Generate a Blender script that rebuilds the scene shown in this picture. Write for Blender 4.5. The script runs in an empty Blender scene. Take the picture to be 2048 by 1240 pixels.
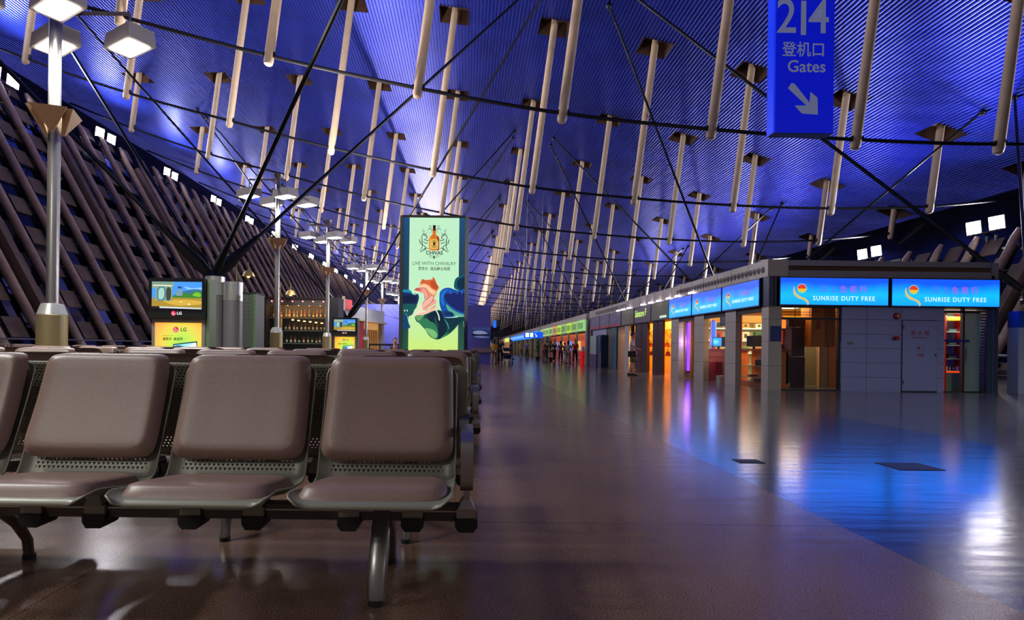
import bpy, bmesh, math, random
from mathutils import Vector, Matrix, Euler
R = math.radians
PI = math.pi
random.seed(7)
scene = bpy.context.scene
COL = scene.collection

# ---------------------------------------------------------------- camera
F = 1150.0          # focal length in pixels of the 2048 px wide frame
VPX, VPY = 934.0, 695.0
ROLL = 0.012
EYE = 1.0
cam_d = bpy.data.cameras.new('camera')
cam = bpy.data.objects.new('camera', cam_d)
COL.objects.link(cam)
cam_d.sensor_width = 36.0
cam_d.lens = 36.0 * F / 2048.0
cam_d.shift_x = (1024.0 - VPX) / 2048.0
cam_d.shift_y = (VPY - 620.0) / 2048.0
cam_d.clip_end = 800
cam.location = (0, 0, EYE)
cam.rotation_euler = (Matrix.Rotation(-ROLL, 3, 'Y') @ Matrix.Rotation(R(90), 3, 'X')).to_euler()
scene.camera = cam

# ---------------------------------------------------------------- world and exposure
world = bpy.data.worlds.new('night')
scene.world = world
world.use_nodes = True
bg = world.node_tree.nodes['Background']
bg.inputs[0].default_value = (0.30, 0.25, 0.27, 1)
bg.inputs[1].default_value = 0.44
vs = scene.view_settings
vs.view_transform = 'Standard'
vs.look = 'None'
vs.exposure = 0.32
vs.gamma = 1.0
vs.use_curve_mapping = False
cy = scene.cycles
cy.max_bounces = 5
cy.diffuse_bounces = 2
cy.glossy_bounces = 3
cy.transmission_bounces = 4
cy.transparent_max_bounces = 10
cy.caustics_reflective = False
cy.caustics_refractive = False
cy.sample_clamp_indirect = 3.0
cy.sample_clamp_direct = 12.0


def P(px, py, Y):
    """point of the place at depth Y that the photograph shows at (px, py)"""
    u, v = px - VPX, VPY - py
    c, s = math.cos(ROLL), math.sin(ROLL)
    return Vector(((u * c - v * s) * Y / F, Y, EYE + (u * s + v * c) * Y / F))


def RR(x, z):
    """turn a section point read with a level camera"""
    c, s = math.cos(ROLL), math.sin(ROLL)
    h = z - 0.95
    return (x * c - h * s, EYE + x * s + h * c)


# ---------------------------------------------------------------- materials
def srgb(r, g, b):
    def f(c):
        c = c / 255.0
        return c / 12.92 if c <= 0.04045 else ((c + 0.055) / 1.055) ** 2.4
    return (f(r), f(g), f(b), 1.0)


MATS = {}


def mat(name, col, rough=0.5, metal=0.0, emit=None, es=0.0, noise=0.0, nscale=40.0, bump=0.0, ior=1.5, coat=0.0, spec=0.5, alpha=1.0):
    if name in MATS:
        return MATS[name]
    m = bpy.data.materials.new(name)
    m.use_nodes = True
    nt = m.node_tree
    b = nt.nodes['Principled BSDF']
    b.inputs['Base Color'].default_value = col
    b.inputs['Roughness'].default_value = rough
    b.inputs['Metallic'].default_value = metal
    b.inputs['IOR'].default_value = ior
    b.inputs['Specular IOR Level'].default_value = spec
    b.inputs['Coat Weight'].default_value = coat
    b.inputs['Alpha'].default_value = alpha
    if emit is not None:
        b.inputs['Emission Color'].default_value = emit
        b.inputs['Emission Strength'].default_value = es
    if noise or bump:
        tc = nt.nodes.new('ShaderNodeTexCoord')
        n = nt.nodes.new('ShaderNodeTexNoise')
        n.inputs['Scale'].default_value = nscale
        n.inputs['Detail'].default_value = 5
        nt.links.new(tc.outputs['Object'], n.inputs['Vector'])
        if noise:
            mx = nt.nodes.new('ShaderNodeMix')
            mx.data_type = 'RGBA'
            mx.blend_type = 'MULTIPLY'
            mx.inputs['Factor'].default_value = 1.0
            cr = nt.nodes.new('ShaderNodeMapRange')
            cr.inputs['From Min'].default_value = 0.3
            cr.inputs['From Max'].default_value = 0.7
            cr.inputs['To Min'].default_value = 1.0 - noise
            cr.inputs['To Max'].default_value = 1.0 + noise * 0.4
            nt.links.new(n.outputs['Fac'], cr.inputs['Value'])
            mx.inputs['A'].default_value = col
            nt.links.new(cr.outputs['Result'], mx.inputs['B'])
            nt.links.new(mx.outputs['Result'], b.inputs['Base Color'])
        if bump:
            bp = nt.nodes.new('ShaderNodeBump')
            bp.inputs['Strength'].default_value = bump
            bp.inputs['Distance'].default_value = 0.01
            nt.links.new(n.outputs['Fac'], bp.inputs['Height'])
            nt.links.new(bp.outputs['Normal'], b.inputs['Normal'])
    MATS[name] = m
    return m


def glow(r, g, b, s=1.0):
    """an emissive surface of this colour: lamps, screens, signs, some shop walls and goods"""
    k = 'lit_%d_%d_%d_%d' % (r, g, b, round(s * 100))
    c = srgb(r, g, b)
    if s < 4:
        s *= 0.80        # keeps the lit colours true at this exposure
    return mat(k, (c[0] * .3, c[1] * .3, c[2] * .3, 1), 0.3, emit=c, es=s)


def paint(r, g, b, rough=0.5, metal=0.0, **k):
    n = 'paint_%d_%d_%d_%d_%d' % (r, g, b, round(rough * 100), round(metal * 100)) + ''.join('_%s%s' % (a, v) for a, v in sorted(k.items()))
    return mat(n, srgb(r, g, b), rough, metal, **k)


def gradient(name, stops, axis=2, lo=0.0, hi=1.0, s=1.0, noise=0.0, nscale=3.0):
    """emissive colour running along an object axis: lit prints, signs, glowing shop walls"""
    m = bpy.data.materials.new(name)
    m.use_nodes = True
    nt = m.node_tree
    b = nt.nodes['Principled BSDF']
    tc = nt.nodes.new('ShaderNodeTexCoord')
    sp = nt.nodes.new('ShaderNodeSeparateXYZ')
    nt.links.new(tc.outputs['Object'], sp.inputs[0])
    mr = nt.nodes.new('ShaderNodeMapRange')
    mr.inputs['From Min'].default_value = lo
    mr.inputs['From Max'].default_value = hi
    nt.links.new(sp.outputs[axis], mr.inputs['Value'])
    src = mr.outputs['Result']
    if noise:
        n = nt.nodes.new('ShaderNodeTexNoise')
        n.inputs['Scale'].default_value = nscale
        nt.links.new(tc.outputs['Object'], n.inputs['Vector'])
        ma = nt.nodes.new('ShaderNodeMath')
        ma.operation = 'MULTIPLY_ADD'
        ma.inputs[1].default_value = noise
        nt.links.new(n.outputs['Fac'], ma.inputs[0])
        nt.links.new(src, ma.inputs[2])
        src = ma.outputs[0]
    cr = nt.nodes.new('ShaderNodeValToRGB')
    el = cr.color_ramp.elements
    while len(el) < len(stops):
        el.new(0.5)
    for e, (p, c) in zip(el, stops):
        e.position = p
        e.color = srgb(*c)
    nt.links.new(src, cr.inputs[0])
    b.inputs['Base Color'].default_value = (0.1, 0.1, 0.1, 1)
    b.inputs['Roughness'].default_value = 0.3
    nt.links.new(cr.outputs[0], b.inputs['Emission Color'])
    b.inputs['Emission Strength'].default_value = s * 0.80
    return m


# ---------------------------------------------------------------- mesh builder
class MB:
    def __init__(self):
        self.v = []
        self.f = []
        self.m = []      # material slot per face
        self.mi = 0

    def quadface(self, pts):
        i = len(self.v)
        self.v += [tuple(p) for p in pts]
        self.f.append(tuple(range(i, i + len(pts))))
        self.m.append(self.mi)
        return self

    def box(self, x0, x1, y0, y1, z0, z1):
        i = len(self.v)
        self.v += [(x0, y0, z0), (x1, y0, z0), (x1, y1, z0), (x0, y1, z0), (x0, y0, z1), (x1, y0, z1), (x1, y1, z1), (x0, y1, z1)]
        for q in ((0, 3, 2, 1), (4, 5, 6, 7), (0, 1, 5, 4), (1, 2, 6, 5), (2, 3, 7, 6), (3, 0, 4, 7)):
            self.f.append(tuple(i + k for k in q))
            self.m.append(self.mi)
        return self

    def hexa(self, p):
        i = len(self.v)
        self.v += [tuple(q) for q in p]
        for q in ((0, 3, 2, 1), (4, 5, 6, 7), (0, 1, 5, 4), (1, 2, 6, 5), (2, 3, 7, 6), (3, 0, 4, 7)):
            self.f.append(tuple(i + k for k in q))
            self.m.append(self.mi)
        return self

    def rings(self, rings, cap=True, closed=False):
        i = len(self.v)
        n = len(rings[0])
        for r in rings:
            self.v += [tuple(p) for p in r]
        m = len(rings)
        for a in range(m if closed else m - 1):
            b = (a + 1) % m
            for k in range(n):
                k2 = (k + 1) % n
                self.f.append((i + a * n + k, i + a * n + k2, i + b * n + k2, i + b * n + k))
                self.m.append(self.mi)
        if cap and not closed:
            self.f.append(tuple(i + k for k in reversed(range(n))))
            self.m.append(self.mi)
            self.f.append(tuple(i + (m - 1) * n + k for k in range(n)))
            self.m.append(self.mi)
        return self

    def tube(self, pts, r, n=8, flat=None, cap=True, ref=None):
        """pts: path, r: radius or list; flat=(a,b): scale across/along the reference"""
        pts = [Vector(p) for p in pts]
        rs = r if isinstance(r, (list, tuple)) else [r] * len(pts)
        rings = []
        up = Vector(ref) if ref else None
        for k, p in enumerate(pts):
            d = (pts[min(k + 1, len(pts) - 1)] - pts[max(k - 1, 0)]).normalized()
            if up is None or abs(up.normalized().dot(d)) > 0.98:
                up = Vector((0, 0, 1)) if abs(d.z) < 0.9 else Vector((1, 0, 0))
            a = d.cross(up).normalized()
            b = a.cross(d).normalized()
            fa, fb = flat if flat else (1, 1)
            rings.append([p + (a * math.cos(2 * PI * j / n) * fa + b * math.sin(2 * PI * j / n) * fb) * rs[k] for j in range(n)])
        return self.rings(rings, cap)

    def strip(self, pts, w, t, side=(1, 0, 0), closed=False):
        """flat bar of width w along side and thickness t following pts"""
        pts = [Vector(p) for p in pts]
        s = Vector(side).normalized()
        rings = []
        n = len(pts)
        for k, p in enumerate(pts):
            a = pts[(k + 1) % n] if closed else pts[min(k + 1, n - 1)]
            b = pts[(k - 1) % n] if closed else pts[max(k - 1, 0)]
            d = (a - b).normalized()
            nn = d.cross(s).normalized()
            rings.append([p + s * w / 2 + nn * t / 2, p - s * w / 2 + nn * t / 2, p - s * w / 2 - nn * t / 2, p + s * w / 2 - nn * t / 2])
        return self.rings(rings, True, closed)

    def lathe(self, prof, c=(0, 0, 0), n=20, axis='z'):
        rings = []
        for r, h in prof:
            ring = []
            for k in range(n):
                a = 2 * PI * k / n
                if axis == 'z':
                    ring.append((c[0] + r * math.cos(a), c[1] + r * math.sin(a), c[2] + h))
                elif axis == 'y':
                    ring.append((c[0] + r * math.cos(a), c[1] + h, c[2] - r * math.sin(a)))
                else:
                    ring.append((c[0] + h, c[1] + r * math.cos(a), c[2] + r * math.sin(a)))
            rings.append(ring)
        return self.rings(rings)

    def ball(self, c, r, n=10, sq=(1, 1, 1)):
        prof = [(r * math.sin(PI * k / n) + 1e-5, -r * math.cos(PI * k / n)) for k in range(n + 1)]
        i = len(self.v)
        self.lathe(prof, (0, 0, 0), n * 2)
        for k in range(i, len(self.v)):
            x, y, z = self.v[k]
            self.v[k] = (c[0] + x * sq[0], c[1] + y * sq[1], c[2] + z * sq[2])
        return self

    def poly(self, pts, y=0.0, th=0.002):
        """thin plate with this outline in the x-z plane, its face towards -y"""
        n = len(pts)
        area = sum(pts[k][0] * pts[(k + 1) % n][1] - pts[(k + 1) % n][0] * pts[k][1] for k in range(n))
        if area < 0:
            pts = pts[::-1]
        i = len(self.v)
        self.v += [(x, y - th, z) for x, z in pts] + [(x, y, z) for x, z in pts]
        self.f.append(tuple(range(i, i + n)))
        self.m.append(self.mi)
        for k in range(n):
            k2 = (k + 1) % n
            self.f.append((i + k, i + n + k, i + n + k2, i + k2))
            self.m.append(self.mi)
        return self

    def build(self, name, mt, parent=None, offset=None, smooth=38, loc=None, kind=None):
        me = bpy.data.meshes.new(name)
        vv = self.v
        if offset is not None:
            o = Vector(offset)
            vv = [tuple(Vector(p) - o) for p in vv]
        me.from_pydata(vv, [], self.f)
        for x in (mt if isinstance(mt, (list, tuple)) else [mt]):
            me.materials.append(x)
        if isinstance(mt, (list, tuple)) and len(mt) > 1:
            me.polygons.foreach_set('material_index', self.m)
        if smooth:
            me.polygons.foreach_set('use_smooth', [True] * len(me.polygons))
            me.set_sharp_from_angle(angle=R(smooth))
        me.update()
        ob = bpy.data.objects.new(name, me)
        COL.objects.link(ob)
        if parent is not None:
            ob.parent = parent
        if loc is not None:
            ob.location = loc
        if kind:
            ob['kind'] = kind
        return ob


def smoothpoly(pts, n=5):
    """closed Catmull-Rom curve through 2-D points"""
    out = []
    m = len(pts)
    for i in range(m):
        p0, p1, p2, p3 = pts[i - 1], pts[i], pts[(i + 1) % m], pts[(i + 2) % m]
        for k in range(n):
            t = k / n
            out.append(tuple(0.5 * (2 * p1[a] + (p2[a] - p0[a]) * t + (2 * p0[a] - 5 * p1[a] + 4 * p2[a] - p3[a]) * t * t + (3 * p1[a] - p0[a] - 3 * p2[a] + p3[a]) * t ** 3) for a in (0, 1)))
    return out


def thing(name, label, cat, loc=(0, 0, 0), rz=0.0, group=None):
    o = bpy.data.objects.new(name, None)
    o.empty_display_size = 0.1
    COL.objects.link(o)
    o.location = loc
    o.rotation_euler = (0, 0, rz)
    o['label'] = label
    o['category'] = cat
    if group:
        o['group'] = group
    return o


def tag(o, label, cat, group=None):
    o['label'] = label
    o['category'] = cat
    if group:
        o['group'] = group
    return o


def dup(root, loc=None, rz=None, label=None, group=None):
    r = root.copy()
    COL.objects.link(r)
    if loc is not None:
        r.location = loc
    if rz is not None:
        r.rotation_euler = (0, 0, rz)
    if label:
        r['label'] = label
    if group:
        r['group'] = group
    for ch in list(root.children):
        c = ch.copy()
        COL.objects.link(c)
        c.parent = r
        for g in list(ch.children):
            d = g.copy()
            COL.objects.link(d)
            d.parent = c
    return r


def text(name, s, size, loc, mt, parent, align='CENTER', bold=0.0, width=1.0, th=0.002, rot=(PI / 2, 0, 0), space=1.0):
    cu = bpy.data.curves.new(name, 'FONT')
    cu.body = s
    cu.size = size
    cu.align_x = align
    cu.align_y = 'CENTER'
    cu.offset = bold
    cu.extrude = th
    cu.space_character = space
    cu.resolution_u = 3
    t = bpy.data.objects.new(name + '_curve', cu)
    COL.objects.link(t)
    dg = bpy.context.evaluated_depsgraph_get()
    me = bpy.data.meshes.new_from_object(t.evaluated_get(dg))
    bpy.data.objects.remove(t)
    bpy.data.curves.remove(cu)
    me.materials.clear()
    me.materials.append(mt)
    me.name = name
    ob = bpy.data.objects.new(name, me)
    COL.objects.link(ob)
    ob.parent = parent
    ob.location = loc
    ob.rotation_euler = rot
    ob.scale = (width, 1, 1)
    return ob


def lamp_light(kind, name, parent, loc, energy, color=(1, 1, 1), size=0.5, size_y=None, aim=None, spot=None, radius=0.1, blend=0.6):
    ld = bpy.data.lights.new(name, kind)
    ld.energy = energy
    ld.color = color
    if kind == 'AREA':
        ld.shape = 'RECTANGLE'
        ld.size = size
        ld.size_y = size_y or size
        if name == 'lamp_glow':
            ld.spread = R(140)
    else:
        ld.shadow_soft_size = radius
    if kind == 'SPOT':
        ld.spot_size = spot or R(100)
        ld.spot_blend = blend
    o = bpy.data.objects.new(name, ld)
    COL.objects.link(o)
    if parent is not None:
        o.parent = parent
    o.location = loc
    if aim is not None:
        o.rotation_euler = Vector(aim).to_track_quat('-Z', 'Y').to_euler()
    return o


ORD = ['nearest', 'second nearest', 'third nearest', 'fourth nearest', 'fifth nearest', 'sixth nearest', 'seventh nearest', 'eighth nearest', 'ninth nearest', 'tenth nearest', 'eleventh nearest', 'twelfth nearest', 'thirteenth nearest', 'fourteenth nearest', 'fifteenth nearest', 'sixteenth nearest', 'seventeenth nearest', 'eighteenth nearest', 'nineteenth nearest', 'twentieth nearest', 'twenty first nearest', 'twenty second nearest', 'twenty third nearest', 'twenty fourth nearest', 'farthest']
# ================================================================ SETTING
# ---- floor: polished stone, a light walkway, a dark band and a paler band by the shops
def floor_mat():
    m = bpy.data.materials.new('polished_granite')
    m.use_nodes = True
    nt = m.node_tree
    N, L = nt.nodes, nt.links
    b = N['Principled BSDF']
    g = N.new('ShaderNodeNewGeometry')
    sp = N.new('ShaderNodeSeparateXYZ')
    L.new(g.outputs['Position'], sp.inputs[0])

    def math_(op, a, b_=None, c=None):
        n = N.new('ShaderNodeMath')
        n.operation = op
        for k, x in enumerate((a, b_, c)):
            if x is None:
                continue
            if isinstance(x, (int, float)):
                n.inputs[k].default_value = x
            else:
                L.new(x, n.inputs[k])
        return n.outputs[0]

    def noise(scale, vec, detail=4):
        n = N.new('ShaderNodeTexNoise')
        n.inputs['Scale'].default_value = scale
        n.inputs['Detail'].default_value = detail
        L.new(vec, n.inputs['Vector'])
        return n.outputs['Fac']

    def stretch(sx, sy):
        mp = N.new('ShaderNodeMapping')
        mp.inputs['Scale'].default_value = (sx, sy, 1)
        L.new(g.outputs['Position'], mp.inputs['Vector'])
        return mp.outputs[0]

    x, y = sp.outputs[0], sp.outputs[1]
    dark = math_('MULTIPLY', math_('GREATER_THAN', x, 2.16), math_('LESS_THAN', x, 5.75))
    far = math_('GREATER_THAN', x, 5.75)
    grain0 = noise(170, g.outputs['Position'], 3)
    gm_ = N.new('ShaderNodeMapRange')
    gm_.inputs['From Min'].default_value = 0.36
    gm_.inputs['From Max'].default_value = 0.64
    L.new(grain0, gm_.inputs['Value'])
    grain = gm_.outputs[0]
    cloud = noise(0.9, g.outputs['Position'], 4)
    r1 = N.new('ShaderNodeMix'); r1.data_type = 'RGBA'
    L.new(grain, r1.inputs['Factor'])
    r1.inputs['A'].default_value = (0.055, 0.032, 0.022, 1)
    r1.inputs['B'].default_value = (0.27, 0.155, 0.110, 1)
    r2 = N.new('ShaderNodeMix'); r2.data_type = 'RGBA'
    L.new(dark, r2.inputs['Factor'])
    L.new(r1.outputs['Result'], r2.inputs['A'])
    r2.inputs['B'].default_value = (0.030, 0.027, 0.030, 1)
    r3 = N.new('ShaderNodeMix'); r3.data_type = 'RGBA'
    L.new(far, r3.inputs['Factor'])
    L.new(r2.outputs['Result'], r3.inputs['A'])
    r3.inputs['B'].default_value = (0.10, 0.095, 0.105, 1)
    # joints between slabs
    fx = math_('ABSOLUTE', math_('SUBTRACT', math_('FRACT', math_('DIVIDE', math_('ADD', x, 1.64), 3.8)), 0.5))
    fy = math_('ABSOLUTE', math_('SUBTRACT', math_('FRACT', math_('DIVIDE', math_('ADD', y, 4.3), 3.8)), 0.5))
    jx = math_('GREATER_THAN', fx, 0.4988)
    jy = math_('GREATER_THAN', fy, 0.4982)
    j = math_('MULTIPLY', math_('MAXIMUM', jx, jy), 0.45)
    cl = N.new('ShaderNodeMapRange')
    cl.inputs['From Min'].default_value = 0.3
    cl.inputs['From Max'].default_value = 0.7
    cl.inputs['To Min'].default_value = 0.78
    cl.inputs['To Max'].default_value = 1.1
    L.new(cloud, cl.inputs['Value'])
    mul = N.new('ShaderNodeVectorMath'); mul.operation = 'SCALE'
    L.new(r3.outputs['Result'], mul.inputs[0])
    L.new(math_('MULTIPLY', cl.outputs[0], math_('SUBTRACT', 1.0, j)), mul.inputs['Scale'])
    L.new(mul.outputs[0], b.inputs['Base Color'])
    # polish: smoother on the dark band
    rough = math_('MULTIPLY_ADD', dark, -0.02, 0.19)
    rough = math_('MULTIPLY_ADD', far, -0.05, rough)
    rough = math_('MULTIPLY_ADD', noise(5, stretch(0.35, 2.5), 3), 0.09, math_('SUBTRACT', rough, 0.045))
    L.new(rough, b.inputs['Roughness'])
    L.new(math_('MULTIPLY_ADD', math_('GREATER_THAN', x, 2.16), 0.86, 1.34), b.inputs['IOR'])
    wave = noise(2.6, stretch(0.45, 2.6), 3)
    h = math_('MULTIPLY_ADD', grain0, 0.015, wave)
    bp = N.new('ShaderNodeBump')
    bp.inputs['Strength'].default_value = 0.10
    bp.inputs['Distance'].default_value = 0.02
    L.new(h, bp.inputs['Height'])
    L.new(bp.outputs[0], b.inputs['Normal'])
    return m


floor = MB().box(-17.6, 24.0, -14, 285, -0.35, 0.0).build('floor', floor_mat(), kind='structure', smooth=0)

# ---- ceiling section (x, z) and the lower cable line, both read from the photograph
ROOF = [RR(*p) for p in ((-34, 17.3), (-30.5, 18.0), (-26.5, 18.4), (-21.2, 18.55), (-16.1, 18.56), (-10.7, 18.4), (-5.7, 18.05), (-.6, 17.4), (4.3, 16.8), (9.2, 15.8), (14, 14.6), (18.8, 13.2), (23.3, 11.6), (27.9, 9.75), (31.5, 8.2))]
CABLE = [RR(*p) for p in ((-25.9, 16.9), (-21.9, 15.3), (-16.9, 13.6), (-11.8, 12.2), (-6.75, 10.85), (-1.7, 9.75), (3.2, 8.9), (8.3, 8.35), (13.2, 8.0), (18, 7.85), (22.9, 7.95), (27.5, 8.4), (29.5, 8.8))]


def interp(tab, x):
    if x <= tab[0][0]:
        return tab[0][1]
    for (a, za), (b_, zb) in zip(tab, tab[1:]):
        if x <= b_:
            return za + (zb - za) * (x - a) / (b_ - a)
    return tab[-1][1]


def spline(tab, x):
    """smooth through the table"""
    k = 0
    while k < len(tab) - 2 and x > tab[k + 1][0]:
        k += 1
    x0, z0 = tab[max(k - 1, 0)]
    x1, z1 = tab[k]
    x2, z2 = tab[k + 1]
    x3, z3 = tab[min(k + 2, len(tab) - 1)]
    m1 = (z2 - z0) / (x2 - x0)
    m2 = (z3 - z1) / (x3 - x1)
    h = x2 - x1
    t = (x - x1) / h
    return (2 * t ** 3 - 3 * t ** 2 + 1) * z1 + (t ** 3 - 2 * t ** 2 + t) * h * m1 + (-2 * t ** 3 + 3 * t ** 2) * z2 + (t ** 3 - t ** 2) * h * m2


ROWX = [-21.9, -16.9, -11.8, -6.75, -1.7, 3.2, 8.25, 13.15, 18.0, 22.9, 27.6]
SPAN = 9.0
TRY = [10.5 + SPAN * k for k in range(25)]          # depth of each roof truss
TILT = 0.135
struts = []                                          # (top point, bottom point) of one truss
for x in ROWX:
    zb = interp([(-26, 16.6), (-21.9, 15.0), (-16.9, 13.25), (-11.8, 11.85), (-6.75, 10.5), (-1.7, 9.4), (3.2, 8.55), (8.3, 8.0), (13.2, 7.65), (18, 7.5), (22.9, 7.6), (27.6, 8.0)], x)
    b0 = RR(x, zb)
    t = [TILT - ROLL]
    zt = b0[1]
    for _ in range(20):
        xt = b0[0] + (zt - b0[1]) * t[0]
        zt = spline(ROOF, xt)
    struts.append(((xt, zt), b0))

HOLE = 0.72


def ceiling():
    PITCH = 0.17
    x = ROOF[0][0]
    prof = []
    while x < ROOF[-1][0]:
        z = spline(ROOF, x)
        prof.append((x, z - 0.022))
        prof.append((x + PITCH * .36, z - 0.022))
        prof.append((x + PITCH * .5, z + 0.022))
        prof.append((x + PITCH * .86, z + 0.022))
        x += PITCH
    ys = [-9.0]
    for y in TRY:
        ys += [y - HOLE, y + HOLE]
    ys.append(TRY[-1] + 45)
    verts = [(px, y, pz) for y in ys for px, pz in prof]
    n = len(prof)
    faces = []
    spans = [(t[0] - HOLE, t[0] + HOLE) for t, _ in struts]
    hole = [any(a < (prof[k][0] + prof[k + 1][0]) / 2 < b_ for a, b_ in spans) for k in range(n - 1)]
    for r in range(len(ys) - 1):
        band = r % 2 == 1 and r < len(ys) - 2
        for k in range(n - 1):
            if band and hole[k]:
                continue
            faces.append((r * n + k, r * n + k + 1, (r + 1) * n + k + 1, (r + 1) * n + k))
    me = bpy.data.meshes.new('ceiling')
    me.from_pydata(verts, [], faces)
    m = mat('blue_metal_deck', (0.026, 0.050, 0.50, 1), 0.30, metal=0.78, noise=0.22, nscale=0.35)
    me.materials.append(m)
    ob = bpy.data.objects.new('ceiling', me)
    ob['kind'] = 'structure'
    COL.objects.link(ob)
    # seams across the deck, dark recess above every strut
    r = MB()
    for y in TRY:
        for t, _ in struts:
            z = t[1]
            x0, x1, y0, y1 = t[0] - HOLE, t[0] + HOLE, y - HOLE, y + HOLE
            za, zb = spline(ROOF, x0), spline(ROOF, x1)
            for a, b_, ha, hb in (((x0, y0), (x1, y0), za, zb), ((x1, y0), (x1, y1), zb, zb), ((x1, y1), (x0, y1), zb, za), ((x0, y1), (x0, y0), za, za)):
                r.quadface([(a[0], a[1], ha - .02), (b_[0], b_[1], hb - .02), (b_[0], b_[1], hb + .75), (a[0], a[1], ha + .75)])
            r.quadface([(x0, y0, za + .75), (x1, y0, zb + .75), (x1, y1, zb + .75), (x0, y1, za + .75)])
    r.build('ceiling_recess', paint(70, 48, 40, 0.8), kind='structure', smooth=0)
    # a cover above the deck closes the roof
    c = MB()
    top = [(a, b_ + 1.1) for a, b_ in ROOF]
    for (xa, za), (xb, zb) in zip(top, top[1:]):
        c.quadface([(xa, -9, za), (xb, -9, zb), (xb, TRY[-1] + 45, zb), (xa, TRY[-1] + 45, za)])
    c.build('ceiling_cover', paint(30, 30, 34, 0.9), kind='structure', smooth=0)


ceiling()

# ---- roof trusses: white struts standing on a dark tension cable
white_strut = mat('strut_paint', srgb(206, 186, 164), 0.45, noise=0.10, nscale=2.0)
cable_m = paint(34, 34, 42, 0.4, 0.4)


def make_truss():
    t = thing('roof_truss', 'row', 'roof truss', (0, TRY[0], 0), group='white strut rows under the blue ceiling')
    pts = []
    x = CABLE[0][0]
    while x <= CABLE[-1][0]:
        pts.append((x, 0, spline(CABLE, x)))
        x += 1.2
    MB().tube(pts, 0.062, 7).build('tension_cable', cable_m, t)
    for (xt, zt), (xb, zb) in struts:
        d = Vector((xb - xt, 0, zb - zt)).normalized()
        top = Vector((xt, 0, zt)) - d * 0.72
        bot = Vector((xb, 0, zb))
        m = MB().tube([top, bot - d * 0.16, bot - d * 0.05, bot], [0.165, 0.165, 0.14, 0.07], 14)
        s = m.build('strut', white_strut, t)
        # clamp where the cable passes
        c = Vector((xb, 0, zb)) - d * 0.36
        MB().box(c.x - .185, c.x + .215, -.075, .075, c.z - .09, c.z + .09).build('cable_clamp', cable_m, s, smooth=0)
    return t


tr0 = make_truss()
for k, y in enumerate(TRY):
    lab = 'white slanting struts on a dark cable across the blue ceiling, %s row' % ORD[k]
    if k == 0:
        tr0['label'] = lab
    else:
        dup(tr0, (0, y, 0), label=lab)

# ---- leaning walls left and right
rib_m = mat('rib_paint', srgb(182, 158, 144), 0.5, noise=0.2, nscale=3.0)
panel_m = mat('beige_wall_panel', srgb(112, 95, 85), 0.7, noise=0.3, nscale=1.5)
dark_m = paint(24, 22, 26, 0.5, 0.3)
glass_dark = mat('night_glazing', (0.006, 0.007, 0.016, 1), 0.08, ior=1.5)


def leaning_wall(name, side, base, top, y0, nbay, roof_end):
    """base/top: (x, z) of the rib line; ribs stand in section planes every 2.25 m"""
    bx, bz = base
    tx, tz = top
    d = Vector((tx - bx, 0, tz - bz)).normalized()
    out = Vector((-abs(d.z) * (1 if side == 'left' else -1), 0, 0)).normalized()
    nrm = Vector((d.z, 0, -d.x)) if side == 'left' else Vector((-d.z, 0, d.x))     # towards the hall
    L = (Vector((tx, 0, tz)) - Vector((bx, 0, bz))).length
    low = Vector((bx, 0, bz)) - d * 3.2
    yl = y0 + nbay * SPAN
    a = low - nrm * 0.75
    e = Vector((tx, 0, tz)) + d * (((roof_end - tz) / d.z)) - nrm * 0.75
    w = MB()
    w.quadface([(a.x, y0 - 20, a.z), (a.x, yl, a.z), (e.x, yl, e.z), (e.x, y0 - 20, e.z)])
    wall = w.build('wall_' + side, glass_dark, kind='structure', smooth=0)
    p0 = low
    tip = Vector((tx, 0, tz))
    pm = MB()
    proto = None
    for bay in range(nbay):
        for j in range(4):
            y = y0 + bay * SPAN + j * 2.25
            if bay == 0 and j == 0:
                m = MB().tube([p0, tip - d * 1.1, tip - d * 0.5 + Vector((0, 0, .12)), tip + Vector((0, 0, .1))], [0.19, 0.19, 0.17, 0.12], 10)
                proto = m.build('mullion', rib_m, wall, loc=(0, y, 0))
                thin = MB().tube([p0 - nrm * .45, tip - d * .6 - nrm * .45], 0.075, 6).build('back_rail', dark_m, wall, loc=(0, y + .95, 0))
                beam = MB().strip([p0 + nrm * .12, tip - d * 1.6 + nrm * .12], 0.42, 0.5, (0, 1, 0)).build('wide_beam', panel_m, wall, loc=(0, y + .62, 0))
                # rows of beige panels and cross rails for one rib spacing
                q = MB()
                s = 1.2
                while s < L + 2.6:
                    for (ya, yb, off, ln) in ((0.18, 0.88, 0.0, 0.55), (1.05, 2.05, 0.85, 0.95)):
                        c0 = p0 + d * (s + off) - nrm * .3
                        c1 = c0 + d * ln
                        q.hexa([(c0.x, ya, c0.z), (c0.x, yb, c0.z), tuple(Vector((c0.x, yb, c0.z)) - nrm * .06), tuple(Vector((c0.x, ya, c0.z)) - nrm * .06),
                                (c1.x, ya, c1.z), (c1.x, yb, c1.z), tuple(Vector((c1.x, yb, c1.z)) - nrm * .06), tuple(Vector((c1.x, ya, c1.z)) - nrm * .06)])
                    s += 1.75
                pan = q.build('wall_panels', panel_m, wall, loc=(0, y, 0), smooth=0)
                q = MB()
                s = 1.0
                while s < L + 2.6:
                    c0 = p0 + d * s - nrm * .38
                    q.tube([(c0.x, 0, c0.z), (c0.x, 2.25, c0.z)], 0.045, 5)
                    s += 1.75
                rail = q.build('cross_rails', dark_m, wall, loc=(0, y, 0), smooth=0)
            else:
                srcs = [(proto, 0), (thin, .95), (pan, 0), (rail, 0)]
                if j == 0:
                    srcs.append((beam, .62))
                for src, dy in srcs:
                    c = src.copy()
                    COL.objects.link(c)
                    c.location = (0, y + dy, 0)
    return wall


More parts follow.
